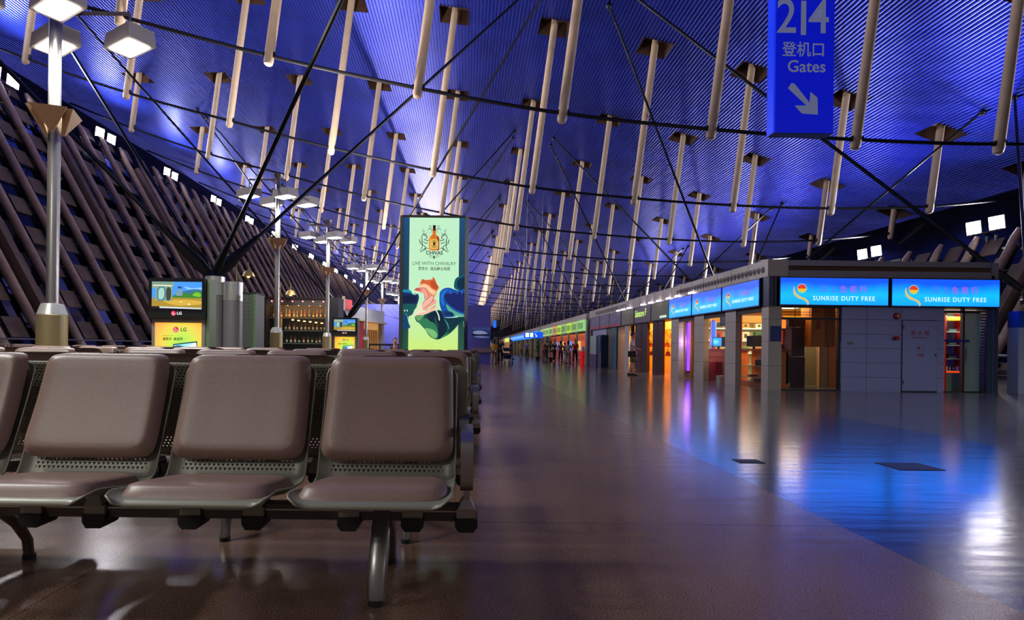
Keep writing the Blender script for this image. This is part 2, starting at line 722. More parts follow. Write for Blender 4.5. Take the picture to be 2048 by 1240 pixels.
LB, LT = RR(-17.9, 1.0), RR(-25.7, 15.6)
leaning_wall('wall_left', 'left', LB, LT, 15.5, 13, spline(ROOF, -28))
RB, RT = RR(22.9, 0.6), RR(26.2, 6.5)
leaning_wall('wall_right', 'right', RB, RT, 16.0, 9, spline(ROOF, 28.5) + .1)
# far end of the hall
MB().box(-34, 33, 284, 284.4, -1, 20).build('wall_back', paint(58, 52, 66, 0.8), kind='structure', smooth=0)
# ground outside below the left glazing, with low planting seen through the railing
MB().box(-40, -17.7, -14, 285, -3.6, -3.2).build('floor_outside', paint(40, 42, 36, 0.9), kind='structure', smooth=0)

# ---- railing by the left wall and the right wall
steel = paint(150, 148, 150, 0.28, 0.9)


def railing(x, y0, y1, h, label):
    t = thing('railing', label, 'railing', (x, y0, 0))
    L = y1 - y0
    MB().tube([(0, 0, h), (0, L, h)], 0.035, 8).build('handrail', steel, t)
    for z in (0.2, 0.38, 0.56, 0.74):
        MB().tube([(0, 0, h * z / .95), (0, L, h * z / .95)], 0.012, 6).build('wire', steel, t)
    n = max(1, int(L / 2.2))
    p0 = MB().tube([(0, 0, 0), (0, 0, h)], 0.028, 8).build('post', steel, t)
    for k in range(1, min(n, 40) + 1):
        c = p0.copy()
        COL.objects.link(c)
        c.location = (0, k * L / n, 0)
    return t


railing(-17.2, 12.0, 60.0, 1.12, 'long steel railing with wires along the leaning left wall')
railing(15.4, 15.2, 24.0, 0.95, 'short steel railing right of the duty free shop end')
hedge = MB()
for k in range(700):
    x, y = random.uniform(-18.05, -17.62), random.uniform(14, 44)
    z = random.uniform(-.6, .75)
    a = random.uniform(0, PI)
    s = random.uniform(.1, .22)
    hedge.quadface([(x, y, z), (x + s * math.cos(a), y + s * math.sin(a), z + s * .3), (x + s * .4, y + s * .5, z + s), (x - s * .3, y - s * .1, z + s * .6)])
for k in range(12):
    hedge.box(-17.9, -17.8, 15 + k * 2.4, 15.1 + k * 2.4, -3.2, 0)
h = hedge.build('hedge', paint(34, 62, 26, 0.7), smooth=0)
tag(h, 'low green planting outside behind the left railing', 'plants')
h['kind'] = 'stuff'

# ---- pedestals with black arms and tie rods rising to the roof
black = paint(30, 33, 36, 0.35, 0.5)


def pedestal(x, y, z, targets, label, rod=0.05, q=1.0):
    t = thing('tie_pedestal', label, 'roof support', (x, y, 0), group='black tie rod pedestals')
    MB().lathe([(0.16 * q, 0), (0.16 * q, z - .45), (0.34 * q, z - .42), (0.34 * q, z - .3), (0.2 * q, z - .26), (0.26 * q, z - .1), (0.12 * q, z + .05)], n=16).build('hub', black, t)
    for (tx, ty, tz) in targets:
        o = Vector((0, 0, z - .15))
        e = Vector((tx - x, ty - y, tz))
        d = (e - o).normalized()
        o2 = o + d * .2
        m = MB()
        m.tube([o2, o2 + d * .3, o2 + d * 1.2, o2 + d * 1.6], [0.10 * q, 0.14 * q, 0.065 * q + .01, rod], 8, flat=(0.55, 1.3), ref=(0, 0, 1))
        a = m.build('arm', black, t)
        MB().tube([o2 + d * 1.5, e], rod, 7).build('tie_rod', black, a)
        MB().ball(e - Vector((0, 0, .06)), .14, 6).build('roof_node', black, a)
    return t


def node(x, y):
    return (x, y, spline(ROOF, x) - .02)


for k in range(5):
    y = 16 + 18 * k
    z = 3.0 if k == 0 else 2.75
    pedestal(-7.1, y, z, [node(3.3, y - 8.2), node(3.3, y + 8.4), node(-20.1, y - 8.1), node(-20.1, y + 8.4)],
             'black pedestal with four tie rods on the seating side, %s' % ORD[k], 0.055)
    pedestal(15.6, y, 2.8, [node(6.2, y - 8.1), node(6.2, y + 8.4), node(23.1, y - 8.1), node(23.1, y + 8.4)][(1 if k == 0 else 0):],
             'black pedestal with four tie rods behind the shop row, %s' % ORD[k], 0.055, .55)
# ================================================================ LAMPS
white_lit = glow(255, 250, 238, 14.0)
head_m = paint(232, 230, 232, 0.45)
pole_m = paint(168, 165, 162, 0.30, 0.85)
chrome = paint(205, 205, 200, 0.25, 0.65)


def make_lamp_post(lit):
    t = thing('lamp_post', 'x', 'lamp post', (0, 0, 0), group='four headed steel lamp posts')
    MB().lathe([(0.215, 0), (0.215, 1.44), (0.205, 1.45)], n=28).build('base_sleeve', mat('brushed_sleeve', srgb(158, 146, 108), 0.38, 0.5), t)
    MB().lathe([(0.212, 1.45), (0.155, 1.62), (0.1, 1.63)], n=28).build('chrome_cone', chrome, t)
    MB().lathe([(0.088, 1.6), (0.088, 6.72), (0.06, 6.78)], n=20).build('pole', pole_m, t)
    hp = [(-.80, -.57), (.44, -.57), (-.41, .57), (.86, .57)]
    m = MB()
    for x, y in hp:
        m.box(min(x, 0), max(x, 0), y - .02, y + .02, 6.62, 6.67)
        m.tube([(x, y, 6.64), (x, y, 6.3)], 0.018, 6)
    m.box(-.03, .03, -.59, .59, 6.62, 6.68)
    m.build('cross_arm', pole_m, t)
    tints = [(1, .93, .8), (1, .97, .9), (.92, 1, .93), (.95, 1, .98)]
    for k, (x, y) in enumerate(hp):
        q = Matrix.Rotation(R(-32), 3, 'Z')

        def turn(mb):
            mb.v = [tuple(q @ (Vector(p) - Vector((x, y, 0))) + Vector((x, y, 0))) for p in mb.v]
            return mb
        m = MB()
        m.hexa([(x - .40, y - .23, 6.06), (x + .40, y - .23, 6.06), (x + .40, y + .23, 6.06), (x - .40, y + .23, 6.06),
                (x - .38, y - .21, 6.32), (x + .38, y - .21, 6.32), (x + .38, y + .21, 6.32), (x - .38, y + .21, 6.32)])
        h = turn(m).build('lamp_head', head_m, t, smooth=0)
        turn(MB().box(x - .31, x + .31, y - .17, y + .17, 6.045, 6.062)).build('lens', white_lit, h, smooth=0)
        if lit:
            lamp_light('AREA', 'lamp_glow', t, (x, y, 6.03), lit, tints[k], .6, .3, aim=(0, 0, -1))
    for k in range(4):
        a = R(20 + 90 * k)
        c = Vector((.22 * math.cos(a), .22 * math.sin(a), 4.72))
        s = Vector((-math.sin(a), math.cos(a), 0))
        o = Vector((math.cos(a), math.sin(a), 0))
        b_ = c + Vector((0, 0, -.38)) - o * .08
        m = MB()
        pts = [c - s * .26 + o * .1, c + s * .26 + o * .1, b_]
        back = [c - s * .2 - o * .06, c + s * .2 - o * .06, b_ - o * .05]
        m.rings([pts, back])
        m.build('reflector', paint(190, 160, 130, 0.4, 0.2), t, smooth=0)
    MB().lathe([(0.05, 6.78), (0.16, 6.95), (.16, 7.0), (.14, 7.0)], n=16).build('uplight_bowl', pole_m, t)  # bowl and upward spot are added to light the roof and struts
    if True:
        lamp_light('SPOT', 'uplight', t, (0.0, 0.0, 7.1), lit * (30.0) if lit else 22000, (1, .86, .76), spot=R(172), aim=(.12, 0.0, 1), radius=.25)
    return t


LAMPS = [-5.3, 2.1, 9.28, 20.2, 27.5, 38.1, 45.1, 56.1, 63.1, 74.1, 81.1, 92.1, 99.1, 110.1, 128.1, 146.1, 164.1, 182.1, 200.1, 218.1, 236.1]
lp = make_lamp_post(95)
lp2 = make_lamp_post(0)
seen = 0
for k, y in enumerate(LAMPS):
    lit = y < 95
    if y > 3:
        lab = 'steel lamp post with four white box lamps, %s' % ORD[seen]
        seen += 1
    else:
        lab = 'steel lamp post with four box lamps behind the camera, %s' % ORD[1 - k]
    if k == 0:
        lp.location = (-6.7, y, 0)
        lp['label'] = lab
    elif y == 99.1:
        lp2.location = (-6.7, y, 0)
        lp2['label'] = lab
    else:
        dup(lp if lit else lp2, (-6.7, y, 0), label=lab)

for k, (x, y) in enumerate(((12.0, 4.2), (12.0, -6.0))):  # posts added out of view to brighten the shop front
    o = dup(lp, (x, y, 0), label='added steel lamp post outside the frame that brightens the shop front, %s' % ['nearer', 'farther back'][k])
    for ch in list(o.children):
        if ch.name.startswith('uplight') and ch.type == 'LIGHT':
            bpy.data.objects.remove(ch)

# ---- floodlight pairs along the tops of both leaning walls
flood_lit = glow(255, 248, 255, 26.0)


def make_flood(side, power):
    t = thing('floodlight_pair', 'x', 'floodlight', (0, 0, 0), group='floodlights along the %s wall top' % side)
    s = 1 if side == 'left' else -1
    MB().box(-.06, .06, -1.0, 1.0, -.42, -.34).tube([(-.02 * s, 0, -.4), (-.6 * s, 0, -.55)], 0.05, 6).build('bracket', dark_m, t)
    for y in (-.65, .65):
        q = Euler((0, R(8) * s, R(-14) * s)).to_matrix()
        m = MB()
        pts = [q @ Vector(p) for p in ((-.14 * s, -.24, -.24), (0, -.38, -.36), (0, .38, -.36), (-.14 * s, .24, -.24), (-.14 * s, -.24, .24), (0, -.38, .36), (0, .38, .36), (-.14 * s, .24, .24))]
        m.hexa([tuple(p + Vector((0, y, 0))) for p in pts])
        m.tube([(0, y, -.3), (0, y, -.4)], .03, 6)
        hd = m.build('housing', dark_m, t, smooth=0)
        pts = [q @ Vector(p) for p in ((.012 * s, -.34, -.32), (.012 * s, .34, -.32), (.012 * s, .34, .32), (.012 * s, -.34, .32))]
        MB().quadface([tuple(p + Vector((0, y, 0))) for p in (pts if s > 0 else pts[::-1])]).build('lens', flood_lit, hd, smooth=0)
    if power:
        lamp_light('SPOT', 'flood_beam', t, (.35 * s, 0, .1), power, (1, .95, 1), spot=R(158), aim=(s, -.12, .42), radius=.3, blend=.8)
    for k, y in enumerate((-.5, 0, .5)):
        MB().lathe([(0.06, -.16), (.09, .1), (.085, .14)], (-.12 * s, y, -.72), 10).build('small_spot', paint(120, 122, 126, .4, .5), t)
    return t


FL = RR(-25.7, 16.0)
FRT = RR(26.3, 7.15)
fa, fb = make_flood('left', 3000), make_flood('left', 0)
for k in range(14):
    y = 31.9 + 9.0 * k
    lab = 'pair of bright square floodlights on the left wall top, %s pair' % ORD[k]
    src = fa if k < 6 else fb
    if k in (0, 6):
        src.location = (FL[0], y, FL[1])
        src['label'] = lab
    else:
        dup(src, (FL[0], y, FL[1]), label=lab)
ra = make_flood('right', 2400)
for k in range(7):
    y = 29.2 + 8.4 * k
    lab = 'pair of bright square floodlights above the right wall, %s pair' % ORD[k]
    if k == 0:
        ra.location = (FRT[0], y, FRT[1])
        ra['label'] = lab
    else:
        dup(ra, (FRT[0], y, FRT[1]), label=lab)
dup(ra, (FRT[0], 20.8, FRT[1]), label='pair of square floodlights above the right wall outside the frame')
dup(fa, (FL[0], 22.9, FL[1]), label='pair of square floodlights on the left wall outside the frame')

# ================================================================ SEATING
leather = mat('brown_leather', srgb(128, 103, 94), 0.40, noise=0.07, nscale=60, bump=0.03)
seat_metal = paint(124, 122, 108, 0.42, 0.12)
beam_m = paint(62, 60, 56, 0.38, 0.6)
leg_m = paint(140, 136, 132, 0.30, 0.85)
rubber = paint(22, 21, 21, 0.7)


def perforated():
    m = bpy.data.materials.new('perforated_steel')
    m.use_nodes = True
    nt = m.node_tree
    N, L = nt.nodes, nt.links
    b = N['Principled BSDF']
    b.inputs['Base Color'].default_value = srgb(124, 122, 108)
    b.inputs['Metallic'].default_value = 0.15
    b.inputs['Roughness'].default_value = 0.42
    tc = N.new('ShaderNodeTexCoord')
    sp = N.new('ShaderNodeSeparateXYZ')
    L.new(tc.outputs['Object'], sp.inputs[0])

    def M(op, a, c=None, d=None):
        n = N.new('ShaderNodeMath')
        n.operation = op
        for k, x in enumerate((a, c, d)):
            if x is None:
                continue
            if isinstance(x, (int, float)):
                n.inputs[k].default_value = x
            else:
                L.new(x, n.inputs[k])
        return n.outputs[0]
    X, Z = sp.outputs[0], sp.outputs[2]
    row = M('DIVIDE', Z, 0.0165)
    bz = M('FRACT', row)
    par = M('MULTIPLY', M('FRACT', M('MULTIPLY', M('FLOOR', row), 0.5)), 1.0)
    ax = M('MULTIPLY', M('ABSOLUTE', M('SUBTRACT', M('FRACT', M('ADD', M('DIVIDE', X, 0.0205), par)), 0.5)), 2.0)
    hole = M('MULTIPLY', M('GREATER_THAN', bz, 0.2), M('MULTIPLY', M('LESS_THAN', bz, 0.85), M('LESS_THAN', ax, M('MULTIPLY', M('SUBTRACT', bz, 0.15), 1.0))))
    inside = M('MULTIPLY', M('LESS_THAN', M('ABSOLUTE', X), 0.245), M('MULTIPLY', M('GREATER_THAN', Z, 0.445), M('LESS_THAN', Z, 0.90)))
    L.new(M('SUBTRACT', 1.0, M('MULTIPLY', hole, inside)), b.inputs['Alpha'])
    return m


perf = perforated()


def pad_mesh(W0, W1, H, T, fn, n=9.0, nu=18, nv=18):
    """rounded cushion: fn(x, s, h) maps across, along 0..H and thickness to a point"""
    def g(i, k):
        u = -1 + 2 * i / k
        return math.sin(u * PI / 2) * 0.35 + u * 0.65
    m = MB()
    for sgn in (1, 0):
        i0 = len(m.v)
        for j in range(nv + 1):
            for i in range(nu + 1):
                u, v = g(i, nu), g(j, nv)
                r = max(abs(u), abs(v))
                q = (abs(u) ** n + abs(v) ** n) ** (1 / n)
                k = r / q if q > 1e-6 else 1
                x, y = u * k, v * k
                t = (y + 1) / 2
                w = W0 + (W1 - W0) * t
                h = T * (max(0, 1 - r ** 10)) ** 0.42 if sgn else 0.0
                m.v.append(tuple(fn(x * w / 2, t * H, h)))
        for j in range(nv):
            for i in range(nu):
                a = i0 + j * (nu + 1) + i
                f = (a, a + 1, a + nu + 2, a + nu + 1)
                m.f.append(f if sgn else f[::-1])
                m.m.append(0)
    return m


PITCH = 0.65
SHELL = [(.300, .905), (.292, .88), (.245, .74), (.19, .60), (.15, .50), (.133, .455), (.112, .418), (.080, .399), (.04, .392), (-.10, .402), (-.24, .428), (-.300, .437), (-.336, .432), (-.350, .415)]


def seat_shell_mesh():
    m = MB()
    prof = [Vector((0, a, b_)) for a, b_ in SHELL]
    cum = [0]
    for a, b_ in zip(prof, prof[1:]):
        cum.append(cum[-1] + (b_ - a).length)
    total = cum[-1]
    # resample
    pts = []
    n = 46
    for k in range(n + 1):
        s = total * k / n
        j = 0
        while j < len(cum) - 2 and s > cum[j + 1]:
            j += 1
        t = (s - cum[j]) / (cum[j + 1] - cum[j])
        pts.append((s, prof[j].lerp(prof[j + 1], t)))
    xs = [-1, -.985, -.95, -.9, -.84, -.76, -.5, -.2, .2, .5, .76, .84, .9, .95, .985, 1]
    for k, (s, p) in enumerate(pts):
        a = pts[max(k - 1, 0)][1]
        c = pts[min(k + 1, n)][1]
        d = (c - a).normalized()
        nn = Vector((0, d.z, -d.y))          # towards the sitter: up on the seat, forward on the back
        e = min(s, total - s) / 0.055
        half = 0.303 if e >= 1 else 0.303 - 0.045 * (1 - math.sqrt(max(0, 1 - (1 - e) ** 2)))
        for x in xs:
            fl = max(0, (abs(x) - .84) / .16)
            m.v.append(tuple(Vector((x * half, 0, 0)) + p + nn * (0.026 * fl ** 1.7)))
    w = len(xs)
    for k in range(n):
        for i in range(w - 1):
            a = k * w + i
            m.f.append((a, a + 1, a + w + 1, a + w))
            m.m.append(0)
    return m


def make_bench(nseat, legs, arm_right=True):
    t = thing('seat_bench', 'x', 'seating bench', (0, 0, 0), group='brown waiting seats in rows')
    W = nseat * PITCH
    b = MB()
    b.box(-W + .1, .07, -.035, .035, .285, .345)
    beam = b.build('beam', beam_m, t)
    MB().box(-W + .1, .071, -.038, -.035, .322, .328).build('beam_highlight', paint(150, 150, 145, .3, .8), beam)  # thin highlight along the beam, made as a pale strip
    first = None
    for k in range(nseat):
        x = -0.305 - PITCH * k
        if k == 0:
            sh = seat_shell_mesh().build('seat_shell', perf, t, loc=(x, 0, 0), smooth=60)
            so = sh.modifiers.new('thick', 'SOLIDIFY')
            so.thickness = 0.007
            so.offset = -1
            B = Vector((0, .128, .492))
            T = Vector((0, .292, .950))
            d = (T - B).normalized()
            L = (T - B).length
            nn = Vector((0, -d.z, d.y))
            back = pad_mesh(.585, .56, L, .05, lambda x_, s, h: Vector((x_, 0, 0)) + B + d * s + nn * (h + .010 - 0.02 * max(0, (s - L + .05) / .05) ** 2 + .012 * (abs(x_) / .28) ** 3 + 0.03 * (s / L - .5) ** 2 * 2)).build('back_cushion', leather, sh, smooth=70)
            Fp = Vector((0, -.325, .420))
            Rp = Vector((0, .105, .422))

            def fn(x_, s, h):
                k_ = max(0, (.09 - s) / .09)
                z = .446 - .055 * (s / .425) - .012 * k_ ** 2 + .006 * max(0, (s - .33) / .10) ** 2
                return Vector((x_, -.328 + s, z + h))
            seat = pad_mesh(.565, .545, .425, .052, fn, n=7).build('seat_cushion', leather, sh, smooth=70)
            clampm = MB()
            for cx in (-.13, .13):
                clampm.hexa([(cx - .035, -.06, .335), (cx + .035, -.06, .335), (cx + .035, .06, .335), (cx - .035, .06, .335), (cx - .016, -.05, .405), (cx + .016, -.05, .405), (cx + .016, .05, .405), (cx - .016, .05, .405)])
                clampm.box(cx - .042, cx + .042, -.05, .05, .275, .338)
            cl = clampm.build('seat_clamp', seat_metal, sh, smooth=0)
            km = MB()
            for cx in (-.13, .13):
                km.rings([[(cx - .046, yy, .30), (cx - .046, yy, .268), (cx - .03, yy, .245), (cx + .03, yy, .245), (cx + .046, yy, .268), (cx + .046, yy, .30)] for yy in (.058, -.058)])
            km.build('clamp_shoe', rubber, sh, smooth=0)
            first = sh
        else:
            c = first.copy()
            COL.objects.link(c)
            c.location = (x, 0, 0)
            for g in list(first.children):
                d_ = g.copy()
                COL.objects.link(d_)
                d_.parent = c
    for j, x in enumerate(legs):
        m = MB()
        m.tube([(x, 0, .335), (x, -.05, .27), (x, -.12, .17), (x, -.165, .09), (x, -.175, .012)], [.026, .032, .032, .030, .029], 14, flat=(1.25, .62), ref=(0, 1, .3))
        lg = m.build('leg', leg_m, t)
        MB().tube([(x, -.175, 0), (x, -.175, .02)], .031, 12).build('rubber_foot', rubber, lg)
        m = MB()
        m.tube([(x, 0, .335), (x, .09, .27), (x, .19, .18), (x, .25, .09), (x, .262, .012)], [.024, .028, .026, .022, .021], 12, flat=(1.15, .75), ref=(0, 1, .3))
        lg = m.build('leg', leg_m, t)
        MB().tube([(x, .262, 0), (x, .262, .02)], .027, 12).build('rubber_foot', rubber, lg)
        MB().box(x - .034, x + .034, -.045, .045, .275, .36).build('leg_bracket', beam_m, t)
    for x in ([.045] if arm_right else []) + [-W + .06 - .0]:
        loop = []
        y0, y1, z0, z1, r = -.14, .22, .435, .655, .07
        for cx_, cz_, a0 in ((y1 - r, z1 - r, 0), (y0 + r, z1 - r, 90), (y0 + r * .6, z0 + r * .6, 180), (y1 - r * .6, z0 + r * .6, 270)):
            rr = r if cz_ > .5 else r * .6
            for k in range(6):
                a = R(a0 + 18 * k)
                loop.append((x, cx_ + rr * math.cos(a), cz_ + rr * math.sin(a)))
        ar = MB().strip(loop, .05, .014, (1, 0, 0), closed=True).build('armrest', leg_m, t)
        m = MB()
        m.strip([(x, -.02, .33), (x, -.02, .445)], .026, .03, (1, 0, 0))
        m.hexa([(x - .036, -.05, .335), (x + .036, -.05, .335), (x + .036, .05, .335), (x - .036, .05, .335), (x - .015, -.035, .375), (x + .015, -.035, .375), (x + .015, .03, .375), (x - .015, .03, .375)])
        m.box(x - .04, x + .04, -.05, .05, .275, .338)
        m.mi = 1
        m.rings([[(x - .046, yy, .30), (x - .046, yy, .268), (x - .03, yy, .245), (x + .03, yy, .245), (x + .046, yy, .268), (x + .046, yy, .30)] for yy in (.058, -.058)])
        m.build('armrest_stem', [leg_m, rubber], ar, smooth=0)
    return t


bench5 = make_bench(5, [-.30, -1.975, -2.9])
bench4 = make_bench(4, [-.35, -2.2])
rows = ['first', 'second', 'third', 'fourth']
for k in range(4):
    y = 2.40 + 2.66 * k
    dx = -0.04 + 0.075 * k
    for (src, n, ox, where, used) in ((bench5, 5, 0.0, 'right hand', k == 0), (bench4, 4, -3.62, 'left hand', k == 0)):
        lab = '%s bench of brown seats facing the camera in the %s double row' % (where, rows[k])
        if used:
            o = src
            o.location = (dx + ox, y, 0)
            o['label'] = lab
        else:
            o = dup(src, (dx + ox, y, 0), label=lab)
        # its twin stands back to back behind it
        w = n * PITCH
        dup(src, (dx + ox - w + .09, y + .80, 0), PI, '%s bench of brown seats facing away in the %s double row' % (where, rows[k]))
for (x, y, lab) in ((-7.6, 12.6, 'brown seat bench left of the nearest lamp post, beyond the double rows'),
                    (-11.2, 14.6, 'brown seat bench farthest left, in front of the railing'),
                    (-8.2, 18.6, 'brown seat bench behind the nearest black pedestal')):
    dup(bench4, (x, y, 0), label=lab)
# ================================================================ THE TALL LIT ADVERTISING PANEL
def art(parent, name, shapes, ox, oz, sc, y0, es=1.0, step=0.0006, clip=None):
    """flat printed picture: outlines given in picture units, each with its own ink colour"""
    mats, idx = [], {}
    m = MB()
    for k, (col, pts) in enumerate(shapes):
        if clip:
            pts = [(min(max(a, clip[0]), clip[2]), min(max(b, clip[1]), clip[3])) for a, b in pts]
        if col not in idx:
            idx[col] = len(mats)
            mats.append(glow(*col, es))
        m.mi = idx[col]
        m.poly([((px - ox) * sc, (oz - pz) * sc) for px, pz in pts], y0 - k * step, 0.0004)
    return m.build(name, mats if len(mats) > 1 else mats[0], parent, smooth=0)


def stroke(pts, w):
    """outline of a pen stroke through the points"""
    L_, R_ = [], []
    n = len(pts)
    for k, p in enumerate(pts):
        a, b = pts[max(k - 1, 0)], pts[min(k + 1, n - 1)]
        dx, dy = b[0] - a[0], b[1] - a[1]
        q = math.hypot(dx, dy) or 1
        ww = w * (1 - .6 * abs(2 * k / (n - 1) - 1)) / 2
        L_.append((p[0] - dy / q * ww, p[1] + dx / q * ww))
        R_.append((p[0] + dy / q * ww, p[1] - dx / q * ww))
    return L_ + R_[::-1]


def curl(cx, cy_, r0, r1, a0, a1, w, n=12):
    return stroke([(cx + (r0 + (r1 - r0) * k / n) * math.cos(R(a0 + (a1 - a0) * k / n)), cy_ + (r0 + (r1 - r0) * k / n) * math.sin(R(a0 + (a1 - a0) * k / n))) for k in range(n + 1)], w)


t = thing('advertising_panel', 'tall lit green panel with a bottle and clasped hands behind the seats', 'advertising sign', (-0.725, 12.3, 0))
m = MB()
for s in (-1, 1):
    m.hexa([(.66 * s, -.10, 0), (.735 * s, -.02, 0), (.735 * s, .32, 0), (.66 * s, .32, 0), (.66 * s, -.10, 3.80), (.735 * s, -.02, 3.80), (.735 * s, .32, 3.80), (.66 * s, .32, 3.80)] if s > 0 else
           [(-.735, -.02, 0), (-.66, -.10, 0), (-.66, .32, 0), (-.735, .32, 0), (-.735, -.02, 3.80), (-.66, -.10, 3.80), (-.66, .32, 3.80), (-.735, .32, 3.80)])
m.box(-.66, .66, .0, .32, 3.76, 3.82).box(-.66, .66, -.06, .3, 0, .80).box(-.66, .66, .0, .30, .80, 3.76)
m.build('frame', paint(112, 112, 104, .35, .7), t, smooth=0)
MB().tube([(-.2, .1, 3.82), (-.2, .1, 3.85), (-.12, .1, 3.85), (-.12, .1, 3.82)], .012, 6).build('lifting_eye', dark_m, t)
gpic = gradient('mint_print', [(0, (208, 236, 84)), (.22, (196, 238, 150)), (.5, (190, 240, 196)), (1, (192, 240, 200))], 2, .8, 3.76, 1.0, noise=.08, nscale=2.5)
MB().box(-.60, .60, -.030, .0, .80, 3.76).build('picture_ground', gpic, t, smooth=0)
teal = gradient('teal_print', [(0, (12, 96, 66)), (.35, (8, 60, 66)), (.8, (6, 74, 110)), (1, (8, 84, 140))], 2, .8, 3.76, .75)
MB().box(-.66, -.53, -.034, .0, .80, 3.76).build('picture_band', teal, t, smooth=0)
MB().box(.53, .66, -.034, .0, .80, 3.76).build('picture_band', teal, t, smooth=0)
S = 1.32 / 510
OX, OZ = 360, 1165 + .93 / S
ink = (26, 34, 40)
sh = []


def cc(col, pts, smooth=True):
    """shape read on the enlarged picture of the lower half"""
    q = [(82.7 + .5333 * a, 516.6 + .5333 * b) for a, b in pts]
    sh.append((col, smoothpoly(q, 4) if smooth else q))


def ln(col, pts, w):
    sh.append((col, stroke([(82.7 + .5333 * a, 516.6 + .5333 * b) for a, b in pts], w)))


# clasped hands
cc((224, 226, 190), [(190, 675), (250, 600), (300, 520), (350, 500), (400, 560), (560, 590), (420, 650), (260, 692)])
cc((236, 150, 110), [(300, 215), (335, 130), (400, 130), (490, 120), (560, 190), (580, 270), (560, 330), (530, 400), (480, 380), (430, 330), (380, 250)])
cc((208, 98, 52), [(330, 135), (345, 115), (400, 132), (490, 122), (500, 90), (522, 92), (545, 130), (565, 185), (598, 235), (580, 280), (550, 292), (490, 260), (450, 215), (390, 185), (320, 185)])
cc((186, 74, 36), [(480, 150), (530, 150), (575, 220), (570, 262), (520, 255), (480, 210)])
cc((246, 196, 150), [(300, 215), (370, 196), (430, 214), (490, 262), (545, 298), (540, 340), (500, 350), (440, 300), (390, 250), (320, 248)])
cc((238, 158, 140), [(222, 292), (240, 258), (300, 245), (380, 250), (412, 272), (432, 330), (444, 392), (430, 432), (395, 430), (388, 380), (368, 342), (320, 328), (270, 305)])
cc((200, 92, 84), [(226, 290), (250, 258), (300, 262), (340, 290), (300, 300), (262, 298)])
cc((232, 140, 112), [(430, 320), (500, 348), (516, 380), (505, 410), (470, 380), (445, 385)])
cc((244, 176, 160), [(340, 505), (372, 452), (428, 428), (478, 372), (512, 378), (516, 436), (480, 464), (430, 494), (380, 540), (350, 560)])
cc((238, 160, 146), [(352, 580), (400, 534), (470, 480), (522, 430), (555, 432), (560, 482), (500, 524), (450, 560), (396, 600)])
cc((246, 190, 168), [(400, 620), (470, 580), (520, 540), (562, 512), (560, 560), (540, 596), (440, 636), (300, 676), (268, 676), (310, 640)])
for p in ([(232, 290), (300, 256), (380, 254), (412, 280), (436, 350), (446, 392)], [(345, 500), (390, 440), (446, 400), (500, 356)], [(350, 576), (420, 528), (500, 458), (522, 430)],
          [(470, 580), (520, 546), (562, 514)], [(372, 350), (386, 390), (380, 440)], [(512, 380), (520, 420), (500, 452)], [(400, 606), (470, 574)]):
    ln((150, 52, 52), p, 5)
# left jacket
cc((14, 44, 92), [(46, 290), (130, 292), (180, 345), (268, 342), (294, 400), (270, 500), (222, 600), (180, 676), (46, 670)])
cc((24, 130, 170), [(46, 284), (120, 280), (170, 300), (196, 352), (150, 330), (46, 322)])
cc((20, 84, 84), [(46, 520), (140, 500), (262, 520), (222, 600), (180, 672), (46, 664)])
cc((12, 28, 60), [(60, 380), (200, 370), (260, 420), (220, 480), (100, 500), (52, 470)])
ln((150, 214, 200), [(190, 350), (240, 356), (268, 342)], 6)
for x in (70, 108):
    cc((225, 236, 236), [(x, 592), (x + 12, 596), (x + 14, 616), (x + 2, 620)])
ln((190, 210, 210), [(60, 668), (90, 660), (112, 668)], 3)
cc((12, 66, 104), [(46, 672), (116, 682), (140, 780), (166, 866), (46, 888)])
ln((180, 226, 210), [(116, 682), (140, 780), (164, 862)], 5)
# right jacket
cc((12, 84, 104), [(838, 250), (836, 170), (860, 100), (930, 62), (1004, 44), (1004, 292), (900, 282)])
cc((8, 44, 66), [(880, 220), (890, 130), (950, 90), (1004, 84), (1004, 270), (920, 268)])
cc((16, 78, 164), [(610, 400), (620, 312), (680, 258), (760, 245), (850, 275), (920, 288), (1006, 288), (1006, 692), (900, 690), (820, 702), (690, 712), (650, 620), (614, 500)])
cc((22, 36, 100), [(690, 350), (800, 330), (1006, 330), (1006, 610), (900, 596), (780, 520), (704, 440)])
cc((30, 110, 200), [(640, 330), (700, 280), (760, 270), (700, 320), (670, 420), (690, 520), (650, 500), (628, 420)])
cc((84, 168, 140), [(720, 500), (800, 570), (900, 628), (1006, 660), (1006, 700), (930, 690), (880, 692), (790, 640), (730, 570)])
cc((18, 60, 110), [(690, 600), (800, 620), (840, 672), (760, 690), (690, 690), (670, 640)])
for x in (706, 730, 754, 778, 802):
    ln((6, 20, 50), [(x, 626), (x + 10, 648), (x + 6, 676)], 6)
ln((190, 240, 220), [(690, 708), (800, 706), (900, 680), (1000, 692)], 6)
for x in (760, 860, 930):
    ln((90, 150, 230), [(x, 300), (x + 30, 310), (x + 20, 350)], 4)
